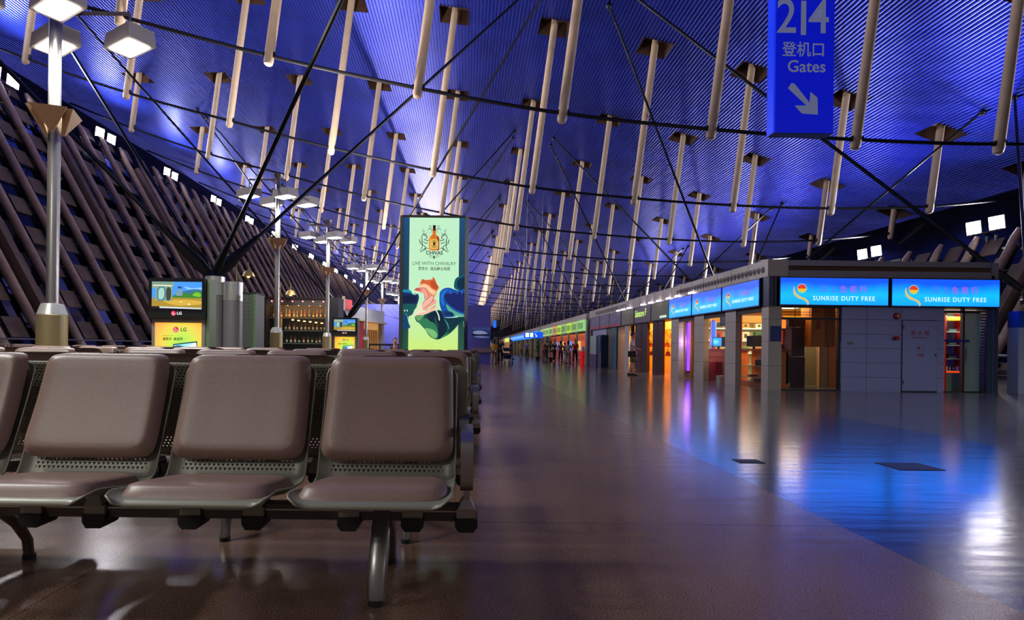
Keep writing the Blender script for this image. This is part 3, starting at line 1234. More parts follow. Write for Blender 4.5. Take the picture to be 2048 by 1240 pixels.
# green sleeve
cc((14, 70, 64), [(236, 710), (262, 680), (380, 665), (540, 600), (640, 604), (682, 704), (840, 706), (960, 690), (1004, 700), (985, 760), (920, 800), (862, 870), (780, 950), (700, 1000), (600, 1046), (520, 1032), (450, 980), (400, 900), (350, 850), (310, 800), (260, 770)])
cc((46, 120, 84), [(290, 780), (360, 720), (450, 740), (540, 800), (600, 880), (596, 1000), (560, 1036), (500, 1015), (430, 950), (380, 870)])
cc((120, 186, 116), [(400, 880), (460, 880), (540, 910), (580, 960), (570, 1020), (520, 1020), (450, 960)])
cc((104, 156, 104), [(244, 708), (266, 686), (380, 674), (330, 736), (284, 768)])
cc((10, 36, 54), [(430, 680), (540, 612), (636, 612), (684, 720), (730, 840), (706, 940), (640, 1020), (604, 1030), (592, 900), (540, 800), (460, 760)])
cc((10, 50, 62), [(700, 720), (860, 720), (990, 706), (970, 760), (880, 820), (780, 930), (760, 860)])
ln((70, 160, 150), [(692, 736), (742, 806), (764, 890)], 9)
ln((60, 150, 96), [(760, 930), (700, 980), (640, 1024)], 8)
ln((40, 110, 90), [(540, 700), (560, 780), (600, 860)], 8)
cc((216, 240, 226), [(548, 592), (566, 592), (600, 650), (616, 700), (620, 748), (606, 750), (596, 690), (572, 630)])
ln((120, 190, 180), [(980, 760), (996, 820), (1004, 880)], 6)
art(t, 'clasped_hands_print', sh, OX, OZ, S, -.036, 1.0, step=.0003, clip=(106, 540, 614, 1170))
# bottle
sh = [((52, 22, 18), [(347, 133), (371, 133), (371, 166), (347, 166)]),
      ((92, 40, 22), [(345, 164), (373, 164), (372, 184), (346, 184)]),
      ((214, 110, 28), smoothpoly([(346, 182), (372, 182), (374, 210), (396, 228), (401, 250), (401, 330), (394, 340), (326, 340), (318, 330), (318, 250), (322, 228), (344, 210)], 6)),
      ((150, 60, 16), smoothpoly([(384, 226), (396, 234), (400, 256), (399, 330), (388, 336), (386, 260)])),
      ((246, 158, 54), smoothpoly([(324, 240), (332, 228), (334, 300), (330, 334), (322, 326)])),
      ((226, 186, 86), smoothpoly([(330, 262), (360, 246), (390, 262), (392, 318), (384, 330), (336, 330), (328, 318)])),
      ((70, 40, 20), stroke([(338, 276), (352, 262), (360, 256), (368, 262), (382, 276)], 5)),
      ((70, 40, 20), smoothpoly([(360, 268), (370, 280), (366, 300), (354, 300), (350, 280)])),
      ((70, 40, 20), [(338, 306), (382, 306), (382, 310), (338, 310)]),
      ((70, 40, 20), [(342, 316), (378, 316), (378, 319), (342, 319)])]
art(t, 'bottle_print', sh, OX, OZ, S, -.036, 1.0)
# scrollwork with two rampant animals
sh = []
for s in (-1, 1):
    def X(x):
        return 360 + s * (x - 360)

    def fl(p):
        return [(X(a), b_) for a, b_ in p]
    for c in (curl(404, 176, 26, 6, 90, 400, 4), curl(438, 192, 22, 5, 200, -120, 4), curl(456, 176, 14, 3, 60, 380, 3), curl(398, 148, 16, 4, 120, 420, 3), curl(384, 160, 12, 10, -90, 120, 3)):
        sh.append((ink, fl(c)))
    for c in ([(446, 208), (462, 220), (466, 240), (458, 256), (462, 272), (456, 300), (462, 322), (472, 342), (480, 348)],
              [(446, 208), (432, 212), (422, 226), (420, 240), (430, 250), (444, 250)],
              [(444, 250), (428, 262), (412, 262), (404, 252)], [(452, 268), (436, 282), (420, 284), (410, 276)],
              [(456, 296), (440, 304), (430, 322), (436, 340), (420, 346)], [(458, 300), (474, 286), (478, 266), (484, 256), (476, 250)],
              [(404, 330), (420, 322), (440, 330), (462, 352), (478, 354)]):
        sh.append((ink, fl(stroke(smoothpoly(c, 1) if False else c, 7))))
    for k in range(7):
        a = R(200 + 30 * k)
        sh.append((ink, fl(curl(446 + 12 * math.cos(a), 226 + 16 * math.sin(a), 8, 3, 40 * k, 40 * k + 220, 3, 6))))
    for c in (curl(388, 394, 16, 3, 180, 480, 4), curl(376, 404, 10, 3, 160, 400, 3)):
        sh.append((ink, fl(c)))
sh.append((ink, smoothpoly([(360, 384), (366, 396), (360, 416), (354, 396)])))
art(t, 'crest_print', sh, OX, OZ, S, -.036, 1.0)
inkm = glow(30, 40, 40)


def px_text(s, cx, cz, size, bold, width, col=inkm, name='lettering'):
    return text(name, s, size, ((cx - OX) * S, -.037, (OZ - cz) * S), col, t, 'CENTER', bold, width, th=.0005)


px_text('CHIVAS', 362, 363, .105, .0022, 1.0)
px_text('LIVE WITH CHIVALRY', 361, 450, .105, 0, .92, glow(60, 84, 70))
px_text('芝华士  活出骑士风范', 361, 494, .078, .0012, .92)

# ================================================================ SCREEN STANDS
LS = .0107 / 6.89


def screen_stand(loc, label, first=None):
    if first is not None:
        return dup(first, loc, label=label)
    t = thing('screen_stand', label, 'screen stand', loc)
    k = LS
    zz = lambda c: .92 + (1140 - c) * k
    m = MB()
    m.box(-.565, .575, 0.02, .36, 0, zz(735))
    m.build('cabinet', paint(120, 112, 106, .45, .2), t, smooth=0)
    m = MB()
    m.box(.575, .66, .04, .36, 0, zz(190))
    m.build('side_panel', paint(96, 116, 88, .4, .3), t, smooth=0)
    m = MB()
    for i in range(2):
        for j in range(7):
            m.box(.60 + .03 * i, .61 + .03 * i, .036, .041, zz(830 + 14 * j), zz(824 + 14 * j))
    m.build('vent_slots', dark_m, t, smooth=0)
    m = MB()
    m.box(-.60, .60, -.06, .06, zz(735), zz(182))
    tv = m.build('television', paint(14, 14, 18, .15), t, smooth=0)
    MB().box(-.60, .60, -.068, -.06, zz(735), zz(655)).build('speaker_bar', paint(20, 22, 20, .25), tv, smooth=0)
    sh = [((64, 140, 226), [(40, 235), (725, 235), (725, 600), (40, 600)]),
          ((120, 180, 240), smoothpoly([(480, 300), (600, 320), (725, 310), (725, 350), (560, 350)])),
          ((52, 100, 140), smoothpoly([(330, 430), (420, 380), (500, 358), (570, 340), (640, 336), (725, 350), (725, 420), (600, 440), (330, 440)])),
          ((50, 120, 40), smoothpoly([(330, 440), (380, 410), (440, 420), (480, 386), (530, 400), (600, 390), (640, 360), (700, 366), (724, 396), (725, 470), (330, 470)])),
          ((110, 176, 52), smoothpoly([(600, 420), (640, 380), (690, 384), (715, 420), (690, 440)])),
          ((158, 128, 44), [(40, 460), (330, 452), (725, 458), (725, 600), (40, 600)]),
          ((196, 160, 60), smoothpoly([(200, 500), (500, 480), (720, 500), (720, 540), (400, 560)])),
          ((120, 150, 130), [(42, 236), (330, 236), (346, 280), (322, 300), (318, 500), (80, 500), (100, 340), (42, 320)]),
          ((70, 120, 130), smoothpoly([(120, 330), (170, 296), (230, 330), (224, 470), (130, 490), (112, 420)])),
          ((150, 190, 180), smoothpoly([(140, 350), (180, 320), (212, 350), (204, 460), (140, 470)])),
          ((56, 60, 50), smoothpoly([(246, 330), (280, 312), (306, 350), (300, 470), (252, 490), (240, 420)])),
          ((110, 140, 150), smoothpoly([(372, 420), (390, 360), (424, 330), (452, 350), (466, 400), (450, 430)])),
          ((40, 60, 120), [(400, 300), (440, 300), (468, 322), (396, 326)]),
          ((220, 216, 190), [(60, 280), (310, 284), (330, 300), (60, 294)]),
          ((226, 220, 180), smoothpoly([(430, 510), (452, 506), (460, 518), (438, 520)])),
          ((226, 220, 180), smoothpoly([(540, 540), (556, 530), (574, 548), (556, 556)])),
          ((190, 200, 210), [(155, 576), (725, 592), (725, 610), (155, 598)]),
          ((16, 18, 40), [(40, 574), (150, 574), (150, 600), (40, 600)])]
    for i in range(9):
        x = 60 + i * 30
        sh.insert(8, ((90, 116, 100), [(x, 238), (x + 12, 238), (x + 10, 284), (x + 2, 284)]))
    art(tv, 'screen', sh, 380, 1140 + .92 / k, k, -.0615, 1.0, clip=(40, 235, 725, 610))
    # brand roundel and letters on the set, and again on the lit print below
    def roundel(par, cx, cz, r, y, lname, letters, lsize, lx, colr, lw):
        circ = [(cx + r * math.cos(2 * PI * i / 28), cz + r * math.sin(2 * PI * i / 28)) for i in range(28)]
        w = (250, 220, 225)
        s2 = [((206, 24, 70), circ), (w, curl(cx, cz, r * .72, r * .72, 0, 270, r * .14, 16)),
              (w, [(cx, cz - r * .05), (cx + r * .72, cz - r * .05), (cx + r * .72, cz + r * .07), (cx, cz + r * .07)]),
              (w, [(cx - r * .12, cz - r * .42), (cx + r * .0, cz - r * .42), (cx + r * .0, cz + r * .3), (cx + r * .22, cz + r * .3), (cx + r * .22, cz + r * .42), (cx - r * .12, cz + r * .42)]),
              (w, [(cx - r * .45, cz - r * .4), (cx - r * .27, cz - r * .4), (cx - r * .27, cz - r * .22), (cx - r * .45, cz - r * .22)])]
        art(par, 'roundel', s2, 380, 1140 + .92 / k, k, y, .9)
        text(lname, letters, lsize, ((lx - 380) * k, y - .001, zz(cz)), colr, par, 'CENTER', .0025, lw, th=.0005)
    roundel(tv, 343, 668, 34, -.0685, 'lettering', 'LG', .085, 422, glow(225, 225, 225, .9), 1.05)
    pic = gradient('orange_print', [(0, (150, 226, 60)), (.38, (206, 232, 30)), (.75, (255, 196, 26)), (1, (255, 158, 30))], 0, 0, .5, 1.0)
    # radial warmth: greenish yellow in the middle, orange to the edge
    nt = pic.node_tree
    mr = [n for n in nt.nodes if n.type == 'MAP_RANGE'][0]
    tc = [n for n in nt.nodes if n.type == 'TEX_COORD'][0]
    ln = nt.nodes.new('ShaderNodeVectorMath')
    ln.operation = 'DISTANCE'
    ln.inputs[1].default_value = (.08, 0, 1.02)
    nt.links.new(tc.outputs['Object'], ln.inputs[0])
    nt.links.new(ln.outputs['Value'], mr.inputs['Value'])
    mr.inputs['From Max'].default_value = .66
    pr = MB().box((65 - 380) * k, (705 - 380) * k, .005, .02, .30, zz(795)).build('lit_print', pic, t, smooth=0)
    sh = [((24, 60, 74), [(318, 1090), (650, 1046), (650, 1320), (318, 1300)]),
          ((150, 220, 230), [(334, 1104), (636, 1064), (636, 1304), (334, 1286)]),
          ((240, 246, 250), smoothpoly([(440, 1140), (520, 1120), (590, 1080), (634, 1076), (634, 1180), (560, 1220), (460, 1200)])),
          ((60, 130, 160), smoothpoly([(340, 1120), (420, 1106), (480, 1140), (430, 1220), (340, 1240)]))]
    art(pr, 'picture_of_set', sh, 380, 1140 + .92 / k, k, .004, 1.0)
    roundel(pr, 352, 890, 40, .004, 'lettering', 'LG', .11, 460, glow(70, 60, 50), 1.0)
    text('lettering', '真数字  真视界', .066, ((312 - 380) * k, .003, zz(1022)), glow(40, 60, 30), pr, 'CENTER', .001, 1.0, th=.0005)
    text('small_lettering', 'Real Digital Experience', .026, ((240 - 380) * k, .003, zz(974)), glow(150, 90, 30), pr, 'CENTER', 0, 1.0, th=.0004)
    return t


st = screen_stand((P(355, 690, 12.3).x, 12.3, 0), 'nearest stand with a screen above a lit yellow print')
screen_stand((P(689, 690, 28.6).x, 28.6, 0), 'smaller looking distant stand with a screen above a yellow print', st)

# ---- clover shaped casing round the first pedestal, chrome band at its head
t = thing('column_casing', 'grey rounded column casing with a chrome band beside the screen', 'column', (P(447, 690, 15.0).x, 15.0, 0))
m, c = MB(), MB()
for cx in (-.24, .24):
    zt = 2.76 if cx < 0 else 2.62
    m.lathe([(.24, 0), (.24, zt - .48)], (cx, 0, 0), 24)
    c.lathe([(.246, zt - .48), (.246, zt), (.2, zt + .01)], (cx, 0, 0), 28)
m.build('casing', paint(132, 128, 132, .4, .25), t, smooth=50)
c.build('chrome_band', chrome, t, smooth=50)
x0, x1 = P(485, 690, 14.4).x, P(511, 690, 14.4).x
t = thing('metal_cabinet', 'dark green metal cabinet with drilled front right of the column', 'cabinet', ((x0 + x1) / 2, 14.4, 0))
hw = (x1 - x0) / 2
zt = P(500, 588, 14.4).z
MB().box(-hw, hw, 0, .6, 0, zt).build('body', paint(92, 100, 92, .4, .4), t, smooth=0)
MB().box(-hw - .01, hw + .01, -.01, .61, zt, zt + .04).build('top_plate', dark_m, t, smooth=0)
m = MB()
for i in range(2):
    for j in range(8):
        m.lathe([(.012, -.006), (.012, 0)], (-.12 + .1 * i, 0, 2.25 - .1 * j), 8, 'y')
m.build('drill_holes', dark_m, t, smooth=0)
MB().box(hw - .06, hw, -.012, 0, 0, zt).build('edge_strip', paint(120, 150, 110, .3, .5), t, smooth=0)

# ================================================================ BAR WITH LIT BOTTLE SHELVES
BY = 29.0
bx0, bx1 = P(514, 690, BY).x, P(676, 690, BY).x
zt = P(590, 594, BY).z
t = thing('bar_cabinet', 'dark glass fronted bar cabinet with lit bottle shelves', 'bar', (bx0, BY, 0))
W = bx1 - bx0
gx0, gx1 = P(531, 690, BY).x - bx0, P(651, 690, BY).x - bx0
shell = paint(34, 31, 34, .35, .1)
MB().box(0, gx0, 0, 1.2, 0, zt).build('left_panel', shell, t, smooth=0)
MB().box(gx1, W, 0, 1.2, 0, zt).build('right_panel', shell, t, smooth=0)
MB().box(gx0, gx1, 1.1, 1.2, 0, zt).build('back_panel', paint(60, 58, 62, .5), t, smooth=0)
MB().box(gx0, gx1, 0, 1.1, zt - .08, zt).build('top', shell, t, smooth=0)
MB().box(gx0, gx1, 0, 1.1, 0, .35).build('plinth', shell, t, smooth=0)
MB().box(gx0, gx1, .05, .09, zt - .42, zt - .08).build('lamp_rail', paint(90, 80, 78, .4), t, smooth=0)
gm = mat('clear_glass', (0.02, 0.025, 0.025, 1), 0.04, alpha=0.14, spec=.6)
shz = [P(600, 634, BY).z, P(600, 660, BY).z, P(600, 686, BY).z]
for z in shz:
    MB().box(gx0 + .02, gx1 - .02, .45, 1.05, z - .04, z).build('shelf', paint(110, 124, 120, .3, .2), t, smooth=0)
MB().box(gx0, gx1, .0, .012, .35, zt - .08).build('glass_pane', gm, t, smooth=0)
m = MB()
warm = glow(255, 170, 70, 9.0)
for k in range(5):
    x = gx0 + .45 + k * (gx1 - gx0 - .6) / 4.4
    m.tube([(x, .3, zt - .12), (x, .3, zt - .42)], .025, 8)
    lamp_light('POINT', 'lamp_glow', t, (x, .3, zt - .55), 14, (1, .55, .22), radius=.05)
m.build('warm_lamp', warm, t)
m = MB()
for k in range(6):
    m.ball((gx0 + .3 + k * .52, -.03, zt - .22), .03, 5)
m.build('pink_bulbs', glow(255, 110, 120, 8), t)
m = MB()
for k in range(6):
    m.ball((gx0 + 1.15 + k * .3, .7, shz[0] - .12 - .03 * k), .05, 5, (1.4, 1, .6))
m.build('small_lamps', glow(255, 190, 110, 8), t)
amber = paint(120, 62, 18, .15)
green = paint(30, 44, 26, .15)
lab_m = paint(214, 200, 160, .5)
b0 = None
names = ['top', 'middle', 'bottom']
for r, z in enumerate(shz):
    n = 14 if r < 2 else 13
    for k in range(n):
        x = bx0 + gx0 + .2 + (gx1 - gx0 - .4) * k / (n - 1) + random.uniform(-.03, .03)
        kk = (k * 7 + r * 3) % 3
        if (r, k) == (0, 0) or (r, k) == (0, 1):
            g = MB().lathe([(.05, 0), (.052, .22), (.045, .27), (.018, .33), (.016, .40)] if k == 0 else [(.045, 0), (.045, .25), (.02, .31), (.016, .42)], n=10)
            o = g.build('bottle', amber if k == 0 else green, None)
            MB().lathe([(.0545 if k == 0 else .0475, .05), (.0545 if k == 0 else .0475, .17)], n=10).build('bottle_label', lab_m, o)
            if k == 0:
                b0 = o
            else:
                b1 = o
        else:
            src = b0 if kk else b1
            o = src.copy()
            COL.objects.link(o)
            for ch in src.children:
                c = ch.copy()
                COL.objects.link(c)
                c.parent = o
        o.location = (x, BY + .62, z)
        if r != 1 and k % 4 == 2:
            o.scale = (1, 1, .8)
        tag(o, 'spirit bottle on the %s shelf of the glass fronted bar' % names[r], 'bottle', 'bottles on the %s bar shelf' % names[r])
# hanging dome lamp on a bent arm above the bar, left and middle
dome_m = paint(150, 126, 70, .35, .5)
d0 = None
for (px, py, Y, lab) in ((497, 553, 24.0, 'brass dome lamp on a bent arm left of the bar'), (581, 590, 28.6, 'brass dome lamp hanging above the middle of the bar')):
    p = P(px, py, Y)
    if d0 is None:
        t2 = thing('dome_lamp', lab, 'lamp', (p.x, Y, p.z))
        MB().lathe([(.0, .28), (.05, .27), (.18, .18), (.27, 0), (.25, 0)], n=18).build('shade', dome_m, t2)
        MB().tube([(0, 0, .27), (0, 0, .62), (-.5, 0, .62), (-.5, 0, -1.2)], .018, 6).build('arm', dome_m, t2)
        MB().ball((0, 0, .02), .08, 6).build('bulb', glow(255, 190, 120, 3), t2)
        MB().box(-.58, -.42, -.08, .08, -p.z, -1.15).build('post', dome_m, t2)
        d0 = t2
    else:
        dup(d0, (p.x, Y, p.z), label=lab)

# ================================================================ SMALL STORE AND BLUE HOARDING BEYOND THE SEATS
hb = paint(88, 88, 190, .55, noise=0.12, nscale=1.2)  # the violet light on the hoarding is put into this base colour
HY = 47.0
hx0, hx1 = P(716, 690, HY).x, P(981, 690, HY).x
ht = P(981, 611, HY).z
t = thing('hoarding', 'long blue violet hoarding wall behind the tall lit panel', 'partition', (hx0, HY, 0))
MB().box(0, hx1 - hx0, 0, .25, 0, ht).build('board', hb, t, smooth=0)
m = MB()
for k in range(6):
    a = R(20 + 9 * k)
    m.tube([(1.2 + .5 * k, -.012, ht - .2), (1.8 + .6 * k, -.014, ht - .8 - .1 * k), (2.8 + .7 * k, -.012, ht - 1.0 - .25 * k)], .012, 5)
m.build('cloth_folds', paint(88, 92, 176, .6), t)
px_a, px_b = P(943, 690, HY).x - hx0, P(981, 690, HY).x - hx0
za, zb = P(960, 678, HY).z, P(960, 651, HY).z
sh = [((34, 52, 116), [(0, 0), (100, 0), (100, 60), (0, 60)]), ((60, 74, 140), [(0, 0), (100, 0), (100, 14), (0, 10)]),
      ((150, 160, 200), smoothpoly([(6, 24), (30, 16), (60, 18), (84, 30), (60, 34), (20, 34)])), ((20, 30, 70), [(0, 36), (100, 34), (100, 42), (0, 44)]),
      ((120, 130, 180), smoothpoly([(10, 48), (50, 44), (94, 50), (50, 54)]))]
k_ = (px_b - px_a) / 100
m = art(t, 'picture_panel', sh, 0, 60, k_, -.012, .55)
m.location = (px_a, 0, za)
lx0, lx1 = P(944, 690, 34.8).x, P(984, 690, 34.8).x
t = thing('planter_bench', 'pale stone bench with blue base below the hoarding picture', 'bench', (lx0, 34.8, 0))
MB().box(0, lx1 - lx0, 0, .6, .72, .98).build('top', paint(150, 130, 140, .5), t, smooth=0)
MB().box(.05, lx1 - lx0 - .1, .05, .55, .0, .70).build('base', hb, t, smooth=0)
MB().box(.0, lx1 - lx0, -.01, .6, .66, .73).build('edge', paint(90, 74, 90, .5), t, smooth=0)
# small store: slanting fascia running away from the camera
a = P(680, 690, 35.4)
b_ = P(768, 690, 44.0)
d = (b_ - a)
d.z = 0
Ls = d.length
rz = math.atan2(d.y, d.x)
t = thing('small_store', 'pale store with red wall and warm window left of the hoarding', 'store', (a.x, a.y, 0), rz)
MB().box(0, Ls, 0, .8, 2.75, 3.65).build('fascia', paint(158, 158, 170, .5), t, smooth=0)
MB().box(0, Ls, -.25, .0, 2.68, 2.8).build('canopy_edge', paint(176, 160, 140, .5), t, smooth=0)
MB().box(0, Ls * .26, .05, .6, 0, 2.7).build('pale_wall', paint(170, 168, 160, .5), t, smooth=0)
MB().box(Ls * .26, Ls * .5, .05, .6, 0, 2.7).build('red_wall', paint(176, 20, 34, .45), t, smooth=0)
w = MB().box(Ls * .5, Ls * .94, .3, .6, 0, 2.7).build('warm_window', glow(206, 150, 74, .75), t, smooth=0)
m = MB()
for k in range(9):
    m.box(Ls * (.52 + .046 * k), Ls * (.53 + .046 * k), .22, .3, .1, 2.2)
m.build('window_slats', paint(150, 116, 60, .5), t, smooth=0)
MB().box(Ls * .94, Ls, .0, .8, 0, 2.75).build('end_post', paint(140, 140, 156, .5), t, smooth=0)
MB().box(.5, 1.7, -.1, .0, 3.3, 3.95).build('red_sign', paint(196, 24, 40, .4), t, smooth=0)
MB().box(.0, .5, -.1, .0, 3.2, 4.1).build('striped_sign', paint(170, 160, 130, .5), t, smooth=0)
# black barrier in front of the hoarding
t = thing('barrier', 'low black barrier rail behind the seats before the hoarding', 'barrier', (P(738, 690, 26).x, 26, 0))
W = P(800, 690, 26).x - P(738, 690, 26).x
MB().box(0, W, -.02, .02, 1.04, 1.12).build('top_rail', dark_m, t, smooth=0)
MB().box(0, W, -.015, .015, .5, .54).build('lower_rail', dark_m, t, smooth=0)
for x in (0, W / 3, 2 * W / 3, W - .04):
    MB().box(x, x + .05, -.03, .03, 0, 1.1).build('post', dark_m, t, smooth=0)
# ================================================================ THE SHOP ROW
XS = 7.7
FY = 14.7
ZB, ZT, ZP = 2.155, 2.91, 3.34


def SY(px, x=XS):
    return x * F / (px - VPX)


def FX(px, y=FY):
    return (px - VPX) * y / F


clad = paint(184, 178, 170, .42, .25)
clad_b = paint(150, 148, 164, .42, .25)
clad_dark = paint(74, 72, 74, .4, .4)
joint = paint(40, 40, 46, .6)


def pillar(par, x0, x1, y0, y1, z1, m_, name='pillar', nj=(0.62, 1.25, 1.82), front=True):
    o = MB().box(x0, x1, y0, y1, 0, z1).build(name, m_, par, smooth=0)
    g = MB()
    for z in nj:
        g.box(x0 - .003, x1 + .003, y0 - .003, y1 + .003, z, z + .008)
    g.build('joint', joint, o, smooth=0)
    return o


blk = thing('shop_block', 'low grey duty free shop building with open bays at the right', 'shop', (XS, FY, 0))
XE = 13.57 - XS
YB = 36.0 - FY
# (all parts below are written in local metres from the near corner)
pillar(blk, 0, FX(1563) - XS, 0, .34, ZB, clad)
for pa, pb, pd in ((1471, 1450, .17), (1407, 1388, .17), (1357, 1342, .17)):
    pillar(blk, 0, pd, SY(pa) - FY, SY(pb) - FY, ZB, clad)
brown_p = paint(58, 34, 26, .3, .3)
for pa, pb in ((1325, 1305), (1294, 1272)):
    o = MB().box(0, .09, SY(pa) - FY, SY(pb) - FY, 0, ZB).build('brown_pillar', brown_p, blk, smooth=0)
    yc = (SY(pa) + SY(pb)) / 2 - FY
    MB().box(-.012, 0, yc - .03, yc + .0, 0, ZB).box(-.012, 0, yc + .08, yc + .1, 0, ZB).build('metal_inlay', paint(170, 130, 90, .3, .8), o, smooth=0)
MB().box(0, .09, SY(1258) - FY, SY(1249) - FY, 0, ZB).build('grey_panel', clad, blk, smooth=0)
# roller shutters
for pa, pb in ((1248, 1234), (1221, 1213)):
    m = MB()
    ya, yb = SY(pa) - FY, SY(pb) - FY
    z = 0.04
    while z < ZB:
        m.box(.05, .075, ya, yb, z, z + .03)
        z += .062
    for k in range(8):
        yy = ya + (yb - ya) * k / 7
        m.box(.04, .085, yy - .015, yy + .015, 0, ZB)
    m.build('roller_shutter', paint(176, 170, 160, .4, .5), blk, smooth=0)
MB().box(.5, .55, SY(1248) - FY, SY(1213) - FY, 0, ZB).build('dark_backing', paint(26, 26, 30, .6), blk, smooth=0)
MB().box(0, .12, SY(1233) - FY, SY(1222) - FY, 0, ZB).build('teal_column', paint(60, 90, 104, .4, .2), blk, smooth=0)
MB().box(0.02, .12, SY(1212) - FY, SY(1185) - FY, 0, ZB).build('white_door', paint(150, 150, 186, .4), blk, smooth=0)
# upper walls
fas = MB().box(.02, .5, .02, YB, ZB, ZT).box(.02, XE, .02, .45, ZB, ZT)
fas.build('sign_backing', clad_dark, blk, smooth=0)
o = MB().box(-.06, .45, -.06, YB, ZT + .0, ZP).build('side_parapet', clad, blk, smooth=0)
g = MB()
for k in range(1, 22):
    g.box(-.064, -.058, k * .98 - .004, k * .98 + .004, ZT, ZP)
g.build('joint', joint, o, smooth=0)
g = MB()
d0 = None
for k in range(28):
    y = .2 + .222 * k
    if d0 is None:
        g = MB().lathe([(.085, -.008), (.085, .0), (.07, .004)], (0, 0, 0), 16, 'x')
        d0 = g.build('round_louvre', paint(96, 90, 92, .4, .5), o, loc=(-.066, y, 3.10))
        MB().hexa([(-.012, -.05, -.06), (-.006, -.05, -.06), (-.006, .05, -.02), (-.012, .05, -.02), (-.012, -.05, .0), (-.006, -.05, .0), (-.006, .05, .05), (-.012, .05, .05)]).build('blade', joint, d0, smooth=0)
    else:
        c = d0.copy()
        COL.objects.link(c)
        c.location = (-.066, y, 3.10)
        for ch in d0.children:
            e = ch.copy()
            COL.objects.link(e)
            e.parent = c
g = MB()
for k in range(34):
    g.box(-.066, -.058, SY(1253) - FY + .19 * k, SY(1253) - FY + .19 * k + .09, 3.0, 3.2)
g.build('slot_vent', joint, o, smooth=0)
o = MB().box(.5, XE - .18, .02, .4, ZT + .08, ZT + .17).box(.5, XE - .18, .02, .4, ZP - .14, ZP).box(.45, .5, .0, .4, ZT + .0, ZP).build('front_parapet', clad_b, blk, smooth=0)
MB().box(.5, XE - .18, .10, .4, ZT + .17, ZP - .14).build('recess_strip', paint(92, 66, 48, .6), o, smooth=0)
MB().box(.2, XE - .1, .0, .4, ZT, ZT + .08).build('lamp_ledge', clad_b, o, smooth=0)
MB().box(XE - .18, XE, .0, .4, ZT, ZP - .02).build('end_cap', clad_b, o, smooth=0)
MB().box(.1, XE, .3, YB, ZP - .12, ZP - .04).build('roof', paint(60, 60, 66, .8), blk, smooth=0)
MB().box(XE - .1, XE, .1, YB, 0, ZP - .1).build('far_side_wall', clad_b, blk, smooth=0)
MB().box(0, XE, YB - .1, YB, 0, ZP - .1).build('end_wall', clad_b, blk, smooth=0)
MB().box(.2, XE - .1, .35, YB - .1, 2.52, 2.58).build('room_ceiling', paint(196, 188, 160, .6), blk, smooth=0)
MB().box(.2, XE - .12, 6.95, 7.05, 0, 2.52).build('partition', paint(206, 140, 60, .6), blk, smooth=0)
ob = MB().box(.02, .06, .34, 7.0, 2.02, ZB).build('bay_header', joint, blk, smooth=0)
# ---- front wall with the hydrant door
wa, wb = FX(1683) - XS, FX(1888) - XS
wall_b = paint(152, 160, 216, .38, .25)
o = MB().box(wa, wb, 0, .2, 0, ZB).build('front_panelling', wall_b, blk, smooth=0)
g = MB()
for z in (.36, .73, 1.10, 1.46, 1.83):
    g.box(wa, FX(1802) - XS, -.003, 0, z, z + .007)
    g.box(FX(1876) - XS, wb, -.003, 0, z, z + .007)
for px in (1733, 1802):
    g.box(FX(px) - XS - .003, FX(px) - XS + .003, -.003, 0, 0, ZB)
g.build('joint', joint, o, smooth=0)
da, db = FX(1804) - XS, FX(1873) - XS
hd = MB().box(da, db, -.02, 0, .03, 1.82).build('hydrant_door', wall_b, blk, smooth=0)
MB().box(da, db, -.014, 0, .0, .028).box(da - .012, da, -.012, 0, 0, 1.84).box(db, db + .01, -.012, 0, 0, 1.84).box(da, db, -.012, 0, 1.825, 1.84).build('door_gap', joint, hd, smooth=0)
rd = paint(150, 34, 50, .5)
mid = (da + db) / 2
for i, ch in enumerate('消火栓'):
    text('character', ch, .135, (mid - .18 + .18 * i, -.0215, 1.50), rd, hd, bold=.001, th=.001)
text('lettering', 'FIRE HYDRANT', .055, (mid, -.0215, 1.385), rd, hd, bold=.001, th=.001)
g = MB()
for (xa, xb, za, zb) in ((-.09, .11, 1.2, 1.204), (-.09, .11, 1.03, 1.034), (-.09, -.086, 1.03, 1.2), (.106, .11, 1.03, 1.2), (-.05, .0, 1.09, 1.15), (.03, .08, 1.11, 1.12)):
    g.box(mid + xa, mid + xb, -.022, -.02, za, zb)
g.build('door_symbol', rd, hd, smooth=0)
text('lettering', '火警', .09, (mid + .01, -.0215, .94), rd, hd, bold=.002, th=.001)
MB().box(db - .06, db - .03, -.035, -.02, .92, .98).build('door_latch', joint, hd, smooth=0)
MB().box(da + .01, da + .025, -.03, -.02, 1.6, 1.7).box(da + .01, da + .025, -.03, -.02, .2, .3).build('hinge', joint, hd, smooth=0)
red = paint(176, 26, 36, .35)
t = thing('alarm_bell', 'red round fire alarm bell high on the grey front wall', 'alarm bell', (FX(1792), FY, P(1792, 632, FY).z))
MB().lathe([(.02, -.07), (.07, -.06), (.085, -.02), (.085, 0)], n=20, axis='y').build('gong', red, t)
MB().lathe([(.01, -.078), (.03, -.074), (.035, -.06)], n=12, axis='y').build('hub', paint(220, 190, 190, .4), t)
t = thing('call_point', 'small red call point below the alarm bell', 'alarm switch', (FX(1792), FY, P(1792, 676, FY).z))
MB().box(-.05, .05, -.05, 0, -.045, .045).build('housing', red, t, smooth=0)
MB().lathe([(.02, -.11), (.03, -.10), (.035, -.05)], (-.07, 0, 0), 12, 'y').tube([(-.07, -.05, 0), (-.02, -.03, 0)], .015, 6).build('beacon', red, t)
t = thing('socket_strip', 'small white socket box on the grey front wall', 'socket', (FX(1700), FY, P(1700, 686, FY).z))
MB().box(-.08, .08, -.012, 0, -.035, .035).build('plate', paint(150, 152, 176, .4), t, smooth=0)
